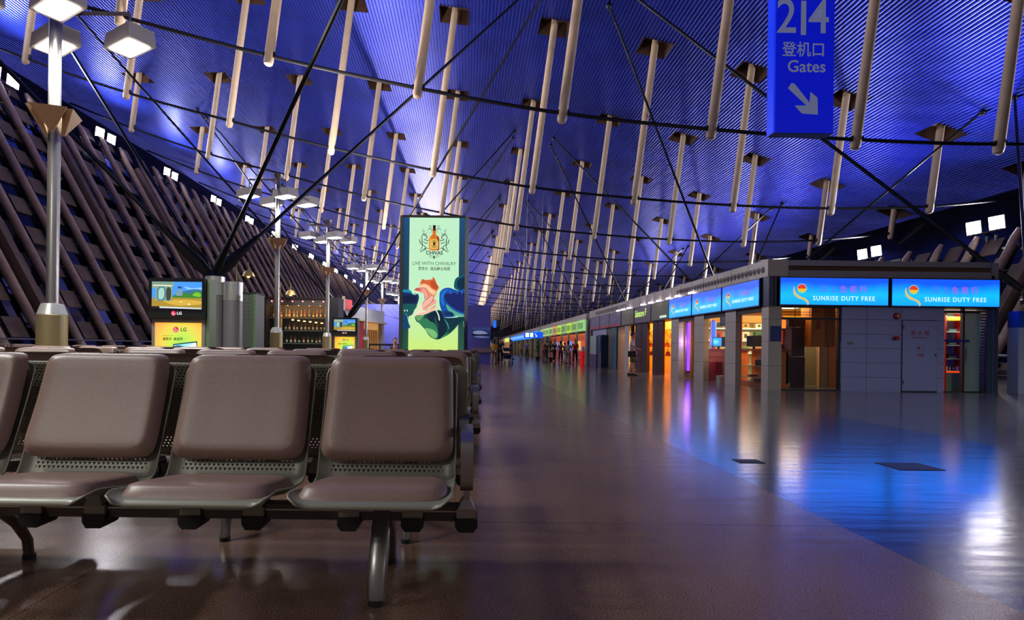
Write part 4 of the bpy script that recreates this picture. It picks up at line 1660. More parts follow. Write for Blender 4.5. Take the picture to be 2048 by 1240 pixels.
MB().lathe([(.028, -.03), (.03, -.012)], (-.04, 0, 0), 12, 'y').lathe([(.028, -.03), (.03, -.012)], (.045, 0, 0), 12, 'y').build('socket', paint(120, 122, 146, .4), t)
nb = paint(16, 44, 132, .35)
t = thing('notice_board', 'blue notice on the corner pillar', 'notice', (FX(1551), FY, P(1551, 667, FY).z))
MB().box(-.135, .135, -.015, 0, -.19, .19).build('board', nb, t, smooth=0)
g = MB()
for k in range(7):
    g.box(-.10, .10 - .02 * (k % 3), -.0165, -.015, .13 - .045 * k, .138 - .045 * k)
g.build('text_lines', paint(70, 104, 190, .4), t, smooth=0)

# ---- doors at the front
frame_m = paint(58, 58, 64, .35, .5)
ga, gb = FX(1563) - XS, FX(1683) - XS
zt = P(1620, 637, FY).z
o = MB().box(ga, gb, .06, .14, zt - .03, zt + .03).box(ga, ga + .02, .06, .14, 0, ZB).box(gb - .04, gb, .06, .14, 0, ZB).box(ga, gb, .06, .14, ZB - .03, ZB).box(ga, gb, .02, .16, 0, .03).build('door_frame', frame_m, blk, smooth=0)
g = MB()
for z in (zt + .09, zt + .16):
    g.box(ga, gb, .08, .09, z, z + .012)
for k in range(1, 4):
    g.box(ga + (gb - ga) * k / 4 - .006, ga + (gb - ga) * k / 4 + .006, .08, .09, zt, ZB)
g.build('transom_bars', joint, o, smooth=0)
MB().box(ga, gb, .10, .108, .03, zt - .03).build('glass_pane', gm, o, smooth=0)
ha, hb_ = FX(1888) - XS, FX(1965) - XS
o = MB().box(ha, hb_, .06, .14, ZB - .12, ZB - .06).box(FX(1929) - XS, FX(1933) - XS, .06, .14, 0, ZB).box(ha, hb_, .02, .16, 0, .03).build('door_frame', frame_m, blk, smooth=0)
MB().box(FX(1933) - XS, hb_, .09, .10, .03, ZB - .1).build('frosted_door', mat('frosted_glass', srgb(120, 150, 160), .3, alpha=.75), o, smooth=0)
MB().tube([(FX(1938) - XS, .05, .8), (FX(1938) - XS, .05, 1.15)], .012, 6).build('door_handle', steel, o)
MB().box(FX(1890) - XS, FX(1942) - XS, .04, .06, 1.30, 1.35).build('blue_push_bar', paint(20, 40, 150, .3), o, smooth=0)
m = MB()
z = .03
while z < ZB:
    m.box(FX(1965) - XS, FX(1972) - XS, .03, .08, z, z + .04)
    z += .075
m.build('roller_shutter', paint(70, 66, 70, .4, .5), blk, smooth=0)
o = MB().box(FX(1973) - XS, XE, 0, .3, 0, ZB).build('end_panel', paint(62, 74, 104, .35, .3), blk, smooth=0)
MB().box(FX(1984) - XS, FX(1985.5) - XS, -.012, 0, 0, ZB).box(XE - .02, XE, -.012, 0, 0, ZB).build('metal_strip', steel, o, smooth=0)
# ---- glass along the side bays
for pa, pb in ((1524, 1482), (1450, 1418), (1388, 1367)):
    MB().box(.12, .13, SY(pa) - FY, SY(pb) - FY + .3, .04, ZB).build('glass_pane', gm, blk, smooth=0)
# ---- interior lamps (long troffers in the room ceiling)
tro = glow(255, 232, 190, 2.5)
for (x, y, c, e, w) in ((2.0, 2.2, (1, .76, .46), 75, 1), (4.4, 2.2, (1, .85, .62), 36, 1), (1.2, 4.6, (1, .78, .5), 75, 1), (3.4, 5.2, (1, .8, .5), 80, 1), (.9, 8.6, (1, .48, .13), 160, 0), (.9, 11.0, (1, .48, .13), 160, 0), (.9, 13.2, (1, .48, .13), 110, 0)):
    m = MB().box(x - .3, x + .3, y - .3, y + .3, 2.495, 2.515).build('ceiling_light', tro if w else glow(255, 170, 70, 5), blk, smooth=0)
    lamp_light('AREA', 'room_glow', blk, (x, y, 2.48), e, c, 1.5 if w else .6, 1.5 if w else .6, aim=(0, 0, -1))
# niche wall of the bag shop, the shop's orange glow put into its material
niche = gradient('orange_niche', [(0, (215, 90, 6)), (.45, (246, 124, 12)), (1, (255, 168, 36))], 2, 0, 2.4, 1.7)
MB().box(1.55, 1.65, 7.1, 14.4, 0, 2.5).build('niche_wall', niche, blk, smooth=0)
m = MB()
for z in (.72, 1.12, 1.52, 1.92):
    m.box(1.2, 1.55, 7.15, 14.3, z - .02, z)
m.build('niche_shelf', paint(240, 190, 110, .4), blk, smooth=0)
m = MB()
for y in (10.3, 10.9, 12.6, 13.3):
    m.box(.6, .63, y, y + .03, 0, 2.0)
for z in (.7, 1.0, 1.5, 1.95):
    m.box(.6, .63, 10.3, 10.93, z, z + .02).box(.6, .63, 12.6, 13.33, z, z + .02)
m.build('display_rack', brown_p, blk, smooth=0)


def bag(x, y, z, col, lab, s=1.0):
    o = MB()
    o.hexa([(-.07, -.17, 0), (.07, -.17, 0), (.07, .17, 0), (-.07, .17, 0), (-.04, -.13, .20), (.04, -.13, .20), (.04, .13, .20), (-.04, .13, .20)])
    b = o.build('handbag', paint(*col, .4), None, smooth=0)
    MB().tube([(0, -.09, .19), (0, -.07, .28), (0, 0, .33), (0, .07, .28), (0, .09, .19)], .012, 6).build('bag_handle', paint(*col, .4), b)
    b.location = (x, y, z)
    b.scale = (s, s, s)
    tag(b, lab, 'handbag', 'handbags on the orange shelves')


for r, z in enumerate((.72, 1.12, 1.52)):
    for k in range(9):
        y = FY + 7.5 + k * .75 + .12 * r
        bag(XS + 1.37, y, z, [(190, 70, 30), (226, 150, 70), (150, 40, 24)][(r + k) % 3], 'handbag on the %s orange lit shelf of the bag shop' % ['lower', 'middle', 'upper'][r], 1.0)

# ---- duty free interior: counter, screens, shelves
ct = paint(242, 132, 40, .4)
t = thing('shop_counter', 'long orange counter inside the duty free side bays', 'counter', (XS, FY, 0))
MB().box(.62, 1.1, 1.05, 2.95, .0, .10).box(1.04, 1.1, 1.05, 2.95, .1, 1.0).box(.62, 1.1, 1.05, 1.12, .1, 1.0).build('open_body', ct, t, smooth=0)
MB().box(.62, 1.08, 1.12, 2.9, .55, .58).box(.62, 1.08, 1.12, 2.9, .22, .25).build('inner_shelf', paint(230, 200, 140, .4), t, smooth=0)
MB().box(.58, 1.14, 1.0, 3.0, 1.0, 1.05).build('worktop', paint(206, 84, 30, .35), t, smooth=0)
t = thing('shop_counter', 'orange closed counter behind the second side bay', 'counter', (XS, FY, 0))
MB().box(.62, 1.1, 3.3, 5.9, .0, 1.0).build('body', ct, t, smooth=0)
MB().box(.60, .62, 3.3, 5.9, .78, .80).build('groove', paint(150, 60, 16, .5), t, smooth=0)
MB().box(.56, 1.14, 3.25, 5.95, 1.0, 1.05).build('worktop', paint(206, 84, 30, .35), t, smooth=0)
scr = paint(22, 26, 28, .3)
mon = None
for (y, lab, c) in ((1.75, 'black monitor on the near orange counter, nearer of two', 0), (2.35, 'black monitor on the near orange counter, farther of two', 0), (4.05, 'black monitor on the closed orange counter', 0), (4.75, 'monitor with bright blue picture on the orange counter', 1)):
    t = thing('monitor', lab, 'monitor', (XS + .80, FY + y, 1.05), R(-62))
    MB().box(-.22, .22, -.02, .02, .08, .40).build('screen', scr, t, smooth=0)
    if c:
        MB().box(-.2, .2, -.024, -.02, .10, .38).build('picture', glow(60, 160, 240, 1.2), t, smooth=0)
    MB().box(-.03, .03, -.01, .03, .01, .1).box(-.1, .1, -.08, .08, 0, .012).build('stand', scr, t, smooth=0)
t = thing('printer', 'dark grey printer on the counter inner shelf', 'printer', (XS + .84, FY + 1.7, .58), R(-75))
MB().box(-.24, .24, -.17, .17, 0, .17).build('body', paint(52, 54, 56, .4), t, smooth=0)
MB().hexa([(-.2, -.12, .17), (.14, -.12, .17), (.14, .15, .17), (-.2, .15, .17), (-.18, -.06, .32), (.12, -.06, .32), (.12, .15, .32), (-.18, .15, .32)]).build('paper_feed', paint(186, 180, 156, .4), t, smooth=0)
MB().box(-.1, .08, -.10, -.098, .2, .27).build('front_slot', scr, t, smooth=0)
for (x, y, z, w, dd, h, col, lab) in ((.8, 1.75, .25, .26, .2, .12, (240, 176, 40), 'yellow bag of papers on the low counter shelf'), (.8, 2.3, .25, .3, .2, .05, (150, 70, 30), 'brown folder on the low counter shelf'),
                                      (.78, 1.5, .10, .24, .2, .1, (196, 40, 30), 'red box on the counter plinth, nearest'), (.78, 2.1, .10, .3, .2, .08, (220, 200, 190), 'white box on the counter plinth'),
                                      (.5, 4.3, 0, .2, .5, .62, (206, 26, 22), 'tall red box standing before the closed counter'), (.45, 3.6, 0, .3, .3, .2, (200, 190, 170), 'white carton on the floor beside the closed counter')):
    b = MB().box(-w / 2, w / 2, -dd / 2, dd / 2, 0, h).build('box', paint(*col, .5), None, smooth=0)
    b.location = (XS + x, FY + y, z)
    tag(b, lab, 'box')
    MB().box(-w / 2 - .004, w / 2 + .004, -.02, .02, 0, h + .004).build('tape', paint(min(255, col[0] + 20), min(255, col[1] + 40), min(255, col[2] + 30), .4), b, smooth=0)
t = thing('back_shelving', 'pale lit wall shelving at the back of the duty free shop', 'shelving', (XS + .9, FY + 6.6, 0))
MB().box(0, 4.6, .28, .32, 0, 2.3).build('back', paint(214, 206, 150, .5), t, smooth=0)
for z in (.5, .95, 1.4, 1.85):
    s = MB().box(0, 4.6, -.05, .28, z - .03, z).build('shelf', paint(230, 226, 200, .4), t, smooth=0)
    MB().box(.05, 4.55, -.03, -.0, z - .05, z - .03).build('strip_light', glow(240, 250, 210, 2.2), s, smooth=0)
MB().box(0, 4.6, -.06, .3, 2.05, 2.3).build('top_band', glow(240, 168, 40, .8), t, smooth=0)
MB().box(-.06, 0, -.06, .3, 0, 2.3).box(1.5, 1.56, -.07, .3, 0, 2.3).box(3.0, 3.06, -.07, .3, 0, 2.3).build('red_divider', paint(200, 40, 30, .4), t, smooth=0)
k = 0
for z in (.5, .95, 1.4, 1.85):
    for i in range(9):
        x = .2 + i * .5
        hh = .16 + .07 * ((i * 3 + int(z * 10)) % 3)
        b = MB().box(-.13, .13, -.08, .1, 0, hh).build('gift_box', paint(*[(232, 226, 190), (60, 110, 60), (206, 60, 40), (226, 180, 70)][(i + int(z * 7)) % 4], .5), None, smooth=0)
        MB().box(-.05, .05, -.083, -.08, hh * .25, hh * .75).build('box_label', paint(80, 70, 50, .5), b, smooth=0)
        b.location = (XS + .9 + x, FY + 6.65, z)
        tag(b, 'boxed goods on the lit back shelves of the duty free shop', 'box', 'boxed goods on the back shelves')
# neon tubes
for (px, x_, col, lab, z0, z1) in ((1377, XS + .35, (130, 60, 255), 'vertical violet neon tube in the third side bay', .25, 2.0), (1428, XS + .75, (40, 90, 255), 'vertical blue neon tube above the orange counter', 1.2, 2.0)):
    y = x_ * F / (px - VPX)
    t = thing('neon_tube', lab, 'neon light', (x_, y, 0))
    MB().tube([(0, 0, z0), (0, 0, z1)], .045, 10).build('tube', glow(*col, 3.0), t)
    MB().box(-.10, .10, .06, .1, 0, z1 + .06).build('back_plate', paint(170, 150, 160, .4), t, smooth=0)
    MB().box(-.05, .05, -.05, .05, z0 - .06, z0).box(-.05, .05, -.05, .05, z1, z1 + .05).build('end_cap', paint(150, 60, 60, .4), t, smooth=0)
    lamp_light('POINT', 'tube_glow', t, (-.1, -.15, 1.3), 8, tuple(c / 255 for c in col), radius=.1)
t = thing('price_card', 'small blue card hanging in the second side bay', 'sign', (XS + .25, SY(1446, XS + .25), P(1444, 637, SY(1446)).z))
MB().box(-.10, .10, -.01, .01, -.2, .14).build('card', paint(70, 90, 150, .4), t, smooth=0)
MB().tube([(0, 0, .14), (0, 0, .35)], .005, 5).build('cord', joint, t)
g = MB()
for k in range(4):
    g.box(-.07, .07, -.013, -.01, .06 - .06 * k, .075 - .06 * k)
g.build('text_lines', paint(190, 200, 220, .4), t, smooth=0)

# things behind the front door
def at_front(px0, px1, y):
    return FX(px0, y), FX(px1, y)


x0, x1 = at_front(1564, 1584, 16.6)
za, zb = P(1574, 732, 16.6).z, P(1574, 657, 16.6).z
t = thing('goods_rack', 'narrow rack of red packets just inside the glass front', 'rack', (x0, 16.6, 0))
W = x1 - x0
MB().box(0, W, .2, .24, 0, zb + .1).box(0, W, 0, .24, 0, za - .03).build('frame', paint(90, 34, 30, .5), t, smooth=0)
for k in range(5):
    z = za + (zb - za) * k / 5
    s = MB().box(0, W, 0, .24, z - .02, z).build('shelf', paint(236, 200, 180, .4), t, smooth=0)
    for i in range(3):
        b = MB().box(-.04, .04, -.03, .05, 0, .16 + .02 * ((i + k) % 2)).build('packet', glow(236, 70, 30, .5) if k > 2 else paint(206, 60, 40, .4), None, smooth=0)  # upper packets glow: their brightness is put into the colour as emission
        b.location = (x0 + .05 + i * .095, 16.7, z)
        tag(b, 'red packet in the narrow rack inside the glass front', 'packet', 'red packets in the narrow rack')
t = thing('wall_lantern', 'small glowing orange lamp above the rack of red packets', 'lamp', (FX(1567, 16.2), 16.2, P(1567, 648, 16.2).z))
MB().lathe([(.05, -.12), (.055, 0), (.05, .13)], n=12).build('shade', glow(255, 120, 40, 2.0), t)
MB().lathe([(.02, .13), (.06, .14), (.02, .17)], n=12).build('cap', brown_p, t)
MB().box(-.01, .01, .0, .4, .15, .17).build('bracket', brown_p, t, smooth=0)
x0, x1 = at_front(1584, 1610, 16.2)
t = thing('maroon_cabinet', 'tall dark maroon cabinet inside the glass front', 'cabinet', (x0, 16.2, 0))
W = x1 - x0
zc = P(1597, 637, 16.2).z
mar = paint(66, 18, 28, .45)
MB().box(-.2, W, 0, .5, 0, .85).build('lower_door', mar, t, smooth=0)
MB().box(0, W, .02, .5, .86, zc - .25).build('upper_door', mar, t, smooth=0)
MB().box(-.1, W, 0, .5, zc - .23, zc).build('top_box', mar, t, smooth=0)
MB().box(W - .03, W - .01, -.02, 0, .7, .78).build('cabinet_handle', joint, t, smooth=0)
MB().box(-.22, -.05, -.01, .5, .02, .12).build('foot_plate', paint(190, 180, 160, .5), t, smooth=0)
x0, x1 = at_front(1610, 1646, 17.0)
t = thing('partition_panel', 'pale grey green partition beside the orange locker', 'partition', (x0, 17.0, 0))
MB().box(0, x1 - x0, 0, .08, 0, 2.45).build('panel', paint(126, 134, 112, .5), t, smooth=0)
MB().box((x1 - x0) * .62, (x1 - x0) * .7, -.03, 0, 0, 1.4).box((x1 - x0) * .82, (x1 - x0) * .92, -.03, 0, 0, 1.4).build('upright_strip', paint(176, 160, 120, .4), t, smooth=0)
x0, x1 = at_front(1640, 1690, 16.4)
org = paint(214, 126, 22, .45)
t = thing('orange_panel', 'tall orange panel behind the right of the glass door', 'panel', (x0, 16.4, 0))
MB().box(.35 * (x1 - x0), x1 - x0, 0, .1, 0, 2.45).build('panel', org, t, smooth=0)
MB().box(.0, .35 * (x1 - x0), .03, .1, 0, 1.35).build('side_strip', paint(190, 150, 90, .4), t, smooth=0)
x0, x1 = at_front(1622, 1671, 15.9)
za = P(1645, 694, 15.9).z
t = thing('wall_locker', 'hanging orange box with a red notice behind the glass door', 'cabinet', (x0, 15.9, 0))
W = x1 - x0
MB().box(0, W * .55, 0, .5, za, 2.5).build('front', org, t, smooth=0)
MB().box(W * .56, W, .02, .5, za, 2.5).build('ribbed_side', paint(196, 108, 18, .45), t, smooth=0)
g = MB()
for k in range(6):
    g.box(W * (.6 + .07 * k), W * (.61 + .07 * k), .01, .02, za, 2.45)
g.build('ribs', paint(150, 80, 14, .5), t, smooth=0)
MB().box(W * .2, W * .38, -.008, 0, P(1, 660, 15.9).z - .1 if False else 1.62, 1.86).build('red_notice', paint(196, 60, 24, .5), t, smooth=0)
# right hand opening: shelf unit with red frame and violet strip
x0, x1 = at_front(1890, 1927, 15.1)
t = thing('display_shelf', 'red framed display shelf with violet light at the right opening', 'shelving', (x0, 15.1, 0))
W = x1 - x0
zs = [P(1908, p, 15.1).z for p in (663, 690, 717, 741)]
MB().box(0, W, .30, .33, 0, 2.06).build('back', paint(112, 124, 104, .5), t, smooth=0)
MB().box(-.02, .02, -.02, .33, 0, 2.06).box(W, W + .05, -.03, .33, 0, 2.06).build('red_frame', paint(190, 40, 24, .4), t, smooth=0)
MB().box(W - .055, W - .01, -.02, .0, .12, 1.98).build('violet_strip', glow(96, 60, 255, 2.2), t, smooth=0)
MB().box(.02, W - .06, -.02, .28, P(1908, 637, 15.1).z - .05, P(1908, 637, 15.1).z + .05).build('top_band', glow(226, 160, 40, .7), t, smooth=0)
for z in zs:
    MB().box(.02, W - .06, 0, .3, z - .02, z).build('shelf', paint(206, 216, 190, .4), t, smooth=0)
MB().box(.02, W - .06, -.01, .3, zs[3] - .06, zs[3] - .02).build('orange_edge', glow(240, 70, 20, .9), t, smooth=0)
MB().box(.02, W - .06, 0, .3, 0, zs[3] - .06).build('base', paint(110, 128, 112, .4), t, smooth=0)
lamp_light('AREA', 'shelf_glow', t, (W / 2, -.1, 2.0), 6, (.9, 1, .85), .3, .1, aim=(0, .3, -1))
for i in range(4):
    b = MB().box(-.035, .035, 0, .12, 0, .11).build('small_packet', paint(*[(220, 210, 170), (150, 60, 40), (60, 60, 60), (200, 150, 60)][i], .4), None, smooth=0)
    MB().box(-.02, .02, -.003, 0, .03, .08).build('box_label', paint(230, 230, 220, .5), b, smooth=0)
    b.location = (x0 + .08 + .095 * i, 15.15, zs[3])
    tag(b, ['pale packet at the left on the orange edged shelf', 'brown packet second on the orange edged shelf', 'dark packet third on the orange edged shelf', 'ochre packet at the right on the orange edged shelf'][i], 'packet')
for i, z in enumerate(zs[:3]):
    b = MB().box(-.12, .12, 0, .14, 0, .07 + .03 * i).build('flat_box', paint(*[(60, 66, 70), (40, 40, 44), (50, 36, 34)][i], .4), None, smooth=0)
    MB().box(-.08, .08, -.003, 0, .02, .05).build('box_label', paint(120, 130, 130, .5), b, smooth=0)
    b.location = (x0 + .24, 15.15, z)
    tag(b, 'dark flat box on the %s shelf of the red framed display' % ['top', 'second', 'third'][i], 'box')

# ---- the lit shop signs
sign_col = gradient('blue_lightbox', [(0, (0, 75, 235)), (.36, (0, 145, 255)), (.62, (0, 165, 255)), (1, (0, 75, 235))], 2, -.42, .42, 1.5, noise=.45, nscale=.9)
frame_s = paint(70, 74, 90, .3, .6)
wtx = glow(225, 250, 235, 1.1)
ptx = glow(170, 90, 215, 1.0)
ptx2 = glow(90, 110, 235, 1.0)


def shop_sign(loc, rz, w, h, lab, dim=False):
    t = thing('shop_sign', lab, 'shop sign', loc, rz)
    MB().box(0, w, 0, .115, -h / 2, h / 2).build('frame', frame_s, t, smooth=0)
    MB().box(.03, w - .03, -.012, 0, -h / 2 + .03, h / 2 - .03).build('lit_face', sign_col, t, smooth=0)
    k = w / 218.0            # picture unit: one pixel of the first front sign
    sh = []
    cx, cz, r = 44, 21, 8.6
    cc = lambda a0, a1, rr=r: [(cx + rr * math.cos(R(a)), cz + rr * math.sin(R(a))) for a in range(a0, a1 + 1, 12)]
    sh.append(((236, 70, 40), cc(180, 360)))
    sh.append(((250, 200, 50), cc(0, 180)))
    sh.append(((160, 236, 150), cc(48, 132)))
    ring = [(cx + rr * math.cos(R(a)), cz + rr * math.sin(R(a))) for rr, rng in ((9.8, range(-180, 30, 15)), (8.9, range(15, -195, -15))) for a in rng]
    sh.insert(0, ((206, 226, 190), ring))
    sh.append(((232, 202, 110), smoothpoly([(29, 16), (27, 24), (29, 33), (37, 40), (47, 43), (54, 49), (56, 54), (58, 48), (52, 41), (42, 37), (34, 31), (30, 24)], 5)))
    a = art(t, 'emblem', sh, 0, 52 / 2 + .0, k, -.018, .9)
    a.location = (0, 0, (0) * k)
    sz = 16.5 * k
    text('lettering', 'SUNRISE DUTY FREE', sz * .78, (128 * k, -.014, (26 - 40) * k), wtx, t, bold=0, width=.9, space=1.2)
    for i, ch in enumerate('日上免税行'):
        text('character', ch, 15.5 * k, ((88 + 19.5 * i) * k, -.014, (26 - 22) * k), ptx2 if i in (0, 1) else ptx, t, bold=.001, width=.9)
    return t


zc = (ZB + ZT) / 2
hs = ZT - ZB - .02
shop_sign((FX(1553), FY - .10, zc), 0, FX(1771) - FX(1553), hs, 'lit blue duty free sign on the front, next to the corner')
shop_sign((FX(1775), FY - .10, zc), 0, FX(1992) - FX(1775), hs, 'lit blue duty free sign at the right end of the front')
for (pa, pb, lab) in ((1526, 1450, 'lit blue duty free sign on the side, closest to the corner'), (1449, 1389, 'middle lit blue duty free sign on the side'), (1388, 1342.5, 'lit blue duty free sign on the side, farthest from the corner')):
    ya, yb = SY(pa), SY(pb)
    # on the side the text reads towards the camera, so the sign starts at its far end
    shop_sign((XS - .10, yb, zc), R(-90), yb - ya - .02, hs, lab)
# area lights added before the sign faces to strengthen their blue glow on the floor
for (x, y, w, rz) in ((FX(1662), FY - .125, 2.7, 0), (FX(1884), FY - .125, 2.7, 0), (XS - .125, 18.2, 6.6, 1)):
    l = lamp_light('AREA', 'sign_glow', None, (x, y, zc), 15, (.0, .13, 1), w, .6, aim=(0, -1, 0) if not rz else (-1, 0, 0))
t = thing('corner_post', 'dark blue grey corner box between the two runs of signs', 'cladding', (XS - .05, FY - .1, 0))
MB().box(0, FX(1552) - XS, 0, .3, ZB, ZT).build('box', paint(56, 66, 92, .3, .4), t, smooth=0)
MB().box(.12, .14, -.01, 0, ZB, ZT).build('seam', joint, t, smooth=0)

# unlit and dim fascia signs of the next shops
olive = mat('olive_fascia', srgb(122, 124, 100), .35, noise=.25, nscale=1.3)
mauve = mat('mauve_fascia', srgb(112, 104, 118), .35, noise=.15, nscale=1.3)
viol = mat('violet_fascia', srgb(112, 108, 150), .35, noise=.1, nscale=1.3)
gtx = glow(200, 236, 120, 1.0)
for k, (pa, pb, m_, kind, lab) in enumerate(((1341.5, 1306, olive, 'small', 'dull olive shop sign beside the blue signs'), (1305, 1272, mauve, 'script', 'mauve shop sign with pale green script lettering'),
                                             (1271, 1246, olive, 'none', 'plain dull olive sign beyond the script sign'), (1245, 1222, viol, 'fig', 'violet sign with red bottom stripe, nearest of three'),
                                             (1221.5, 1202, viol, 'fig', 'violet sign with red bottom stripe, middle of three'), (1201.5, 1184, viol, 'fig', 'violet sign with red bottom stripe, farthest of three'))):
    ya, yb = SY(pa), SY(pb)
    w = yb - ya - .03
    t = thing('shop_sign', lab, 'shop sign', (XS - .10, yb, zc), R(-90))
    MB().box(0, w, 0, .115, -hs / 2, hs / 2).build('panel', m_, t, smooth=0)
    MB().box(0, w, -.012, 0, hs / 2 - .03, hs / 2).box(0, w, -.012, 0, -hs / 2, -hs / 2 + .03).box(0, .03, -.012, 0, -hs / 2, hs / 2).build('edge_trim', frame_s, t, smooth=0)
    if kind == 'small':
        g = MB()
        for i in range(9):
            g.box(w * (.55 + .042 * i), w * (.575 + .042 * i), -.014, -.012, -.28, -.20 + .015 * (i % 2))
        g.build('small_marks', wtx, t, smooth=0)
    if kind == 'script':
        text('lettering', 'Salvatore', .42, (w * .36, -.014, .04), gtx, t, bold=.004, width=.85)
        text('lettering', 'F', .42, (w * .74, -.014, .06), gtx, t, bold=.004)
    if kind == 'fig':
        MB().box(0, w, -.014, -.012, -hs / 2, -hs / 2 + .15).build('red_stripe', paint(170, 60, 84, .4), t, smooth=0)
        MB().box(w * .44, w * .48, -.014, -.012, -.1, .15).box(w * .52, w * .62, -.014, -.012, -.04, .02).build('figure', paint(190, 170, 190, .4), t, smooth=0)
# small bright lamps along the fascia top
m0 = None
for k, px in enumerate((1388, 1360, 1342, 1322, 1306, 1290, 1262, 1250, 1240)):
    if m0 is None:
        m0 = MB().box(-.05, .02, -.12, .12, -.03, .03).build('fascia_lamp', glow(255, 236, 255, 5), None, smooth=0)
        MB().box(-.01, .08, -.02, .02, -.05, -.03).build('bracket', dark_m, m0, smooth=0)
        o = m0
    else:
        o = m0.copy()
        COL.objects.link(o)
        for ch in m0.children:
            c = ch.copy()
            COL.objects.link(c)
            c.parent = o
    o.location = (XS - .13, SY(px), ZT + .03)
    tag(o, 'tiny bright lamp along the top edge of the shop signs', 'lamp', 'tiny fascia lamps')

# ---- freestanding blue cabinet and display board beyond the shutters
y = SY(1197, 7.3)
t = thing('vending_cabinet', 'dark blue cabinet with a pale display board beyond the shutters', 'cabinet', (7.35, 31.5, 0))
MB().box(0, .35, 0, .9, 0, 1.78).build('body', paint(24, 60, 96, .35, .2), t, smooth=0)
MB().box(-.02, .0, .1, .8, 0.9, 1.7).build('door', paint(20, 50, 86, .3, .2), t, smooth=0)
MB().box(-.05, .25, 1.0, 2.6, .7, 1.75).build('display_board', paint(150, 170, 176, .3), t, smooth=0)
MB().box(-.04, .2, 1.0, 2.6, 0, .7).build('lower_box', paint(30, 66, 104, .4), t, smooth=0)

# ---- far shops
def far_block(name, lab, y0, y1, x0=XS):
    t = thing(name, lab, 'shop', (x0, y0, 0))
    L = y1 - y0
    MB().box(-.05, 3.8, 0, L, ZT, ZP - .05).build('parapet', clad, t, smooth=0)
    MB().box(0.02, 3.8, 0.0, .2, 0, ZT).build('near_wall', clad_b, t, smooth=0)
    return t, L


t, L = far_block('far_shop', 'far red lit shop under green lit menu boards', 37.0, 60.0)
MB().box(.9, 1.0, .2, L, 0, ZB).build('red_wall', gradient('maroon_lit', [(0, (96, 10, 12)), (.6, (150, 22, 14)), (1, (190, 60, 24))], 2, 0, 2.2, .85), t, smooth=0)  # shop light put into the wall as emission, brighter towards the top
for k in range(7):
    y = .3 + k * L / 7
    MB().box(0, .12, y, y + .2, 0, ZB).build('post', clad, t, smooth=0)
for k in range(12):
    MB().box(.8, .88, 1 + k * 1.8, 1.7 + k * 1.8, .9, 1.6).build('wall_picture', glow(*[(230, 120, 40), (90, 150, 240), (220, 70, 50), (240, 190, 90)][k % 4], .9), t, smooth=0)
MB().box(0, .06, .5, 8.5, .82, .87).box(0, .06, .5, 8.5, .40, .43).box(0, .06, .5, .56, 0, .87).box(0, .06, 8.4, 8.46, 0, .87).build('white_rail', paint(190, 180, 170, .4), t, smooth=0)
MB().box(.1, 3.6, .2, L, 2.5, 2.56).build('room_ceiling', paint(120, 60, 50, .6), t, smooth=0)
cols = [(150, 215, 130), (160, 200, 110), (190, 235, 60), (150, 190, 120), (200, 240, 60), (236, 150, 110), (170, 210, 130), (190, 225, 150), (180, 220, 140), (170, 215, 150)]
for k in range(10):
    y0_, y1_ = 37.3 + k * 2.27, 37.3 + k * 2.27 + 2.2
    s = thing('menu_board', 'lit green menu board over the far red shop, %s' % ORD[k], 'lit sign', (XS - .12, y1_, zc), R(-90))
    w = y1_ - y0_
    MB().box(0, w, 0, .12, -hs / 2, hs / 2).build('lit_face', glow(*cols[k], .85), s, smooth=0)
    g = MB()
    for i in range(6):
        g.box(w * (.1 + .13 * i), w * (.16 + .13 * i), -.01, 0, -hs * .28, hs * .3)
    g.build('dark_marks', glow(70, 110, 60, .6), s, smooth=0)
    g2 = MB().box(0, .04, -.012, 0, -hs / 2, hs / 2).box(0, w, -.012, 0, -hs / 2, -hs / 2 + .04)
    g2.build('edge_trim', frame_s, s, smooth=0)
t, L = far_block('far_shop', 'farthest shop with yellow wall under a blue lit sign', 60.5, 104.0)
MB().box(-.14, 0, 1, 40, ZB, ZT).build('blue_lit_sign', glow(40, 130, 240, 1.0), t, smooth=0)
g = MB()
for k in range(16):
    g.box(-.16, -.14, 1.5 + 2.4 * k, 2.9 + 2.4 * k, 2.4, 2.7)
g.build('sign_marks', glow(150, 200, 250, 1.0), t, smooth=0)
MB().box(.4, .5, .2, L, 0, ZB).build('yellow_wall', gradient('yellow_lit', [(0, (150, 110, 50)), (1, (206, 160, 80))], 2, 0, 2.2, .8), t, smooth=0)  # this wall also carries its light as emission
for k in range(14):
    MB().box(.0, .3, 2 + k * 3, 2.6 + k * 3, 0, ZB).build('post', paint(*[(60, 90, 90), (150, 140, 110)][k % 2], .5), t, smooth=0)
for k in range(3):
    y0_ = 104.5 + 40 * k
    t, L = far_block('far_shop', ['grey shop at the far end of the row, nearest of the last three', 'grey shop at the far end of the row, middle of the last three', 'grey shop at the far end of the row, last of all'][k], y0_, y0_ + 39)
    MB().box(.3, .4, .2, L, 0, ZT).build('warm_wall', glow(*[(170, 120, 80), (120, 110, 90), (150, 90, 60)][k], .6), t, smooth=0)  # wall made to glow by itself, no lamps inside
    MB().box(-.1, 0, 1, 12, ZB, ZT).build('lit_sign', glow(*[(220, 230, 120), (210, 120, 80), (120, 170, 220)][k], 1.0), t, smooth=0)
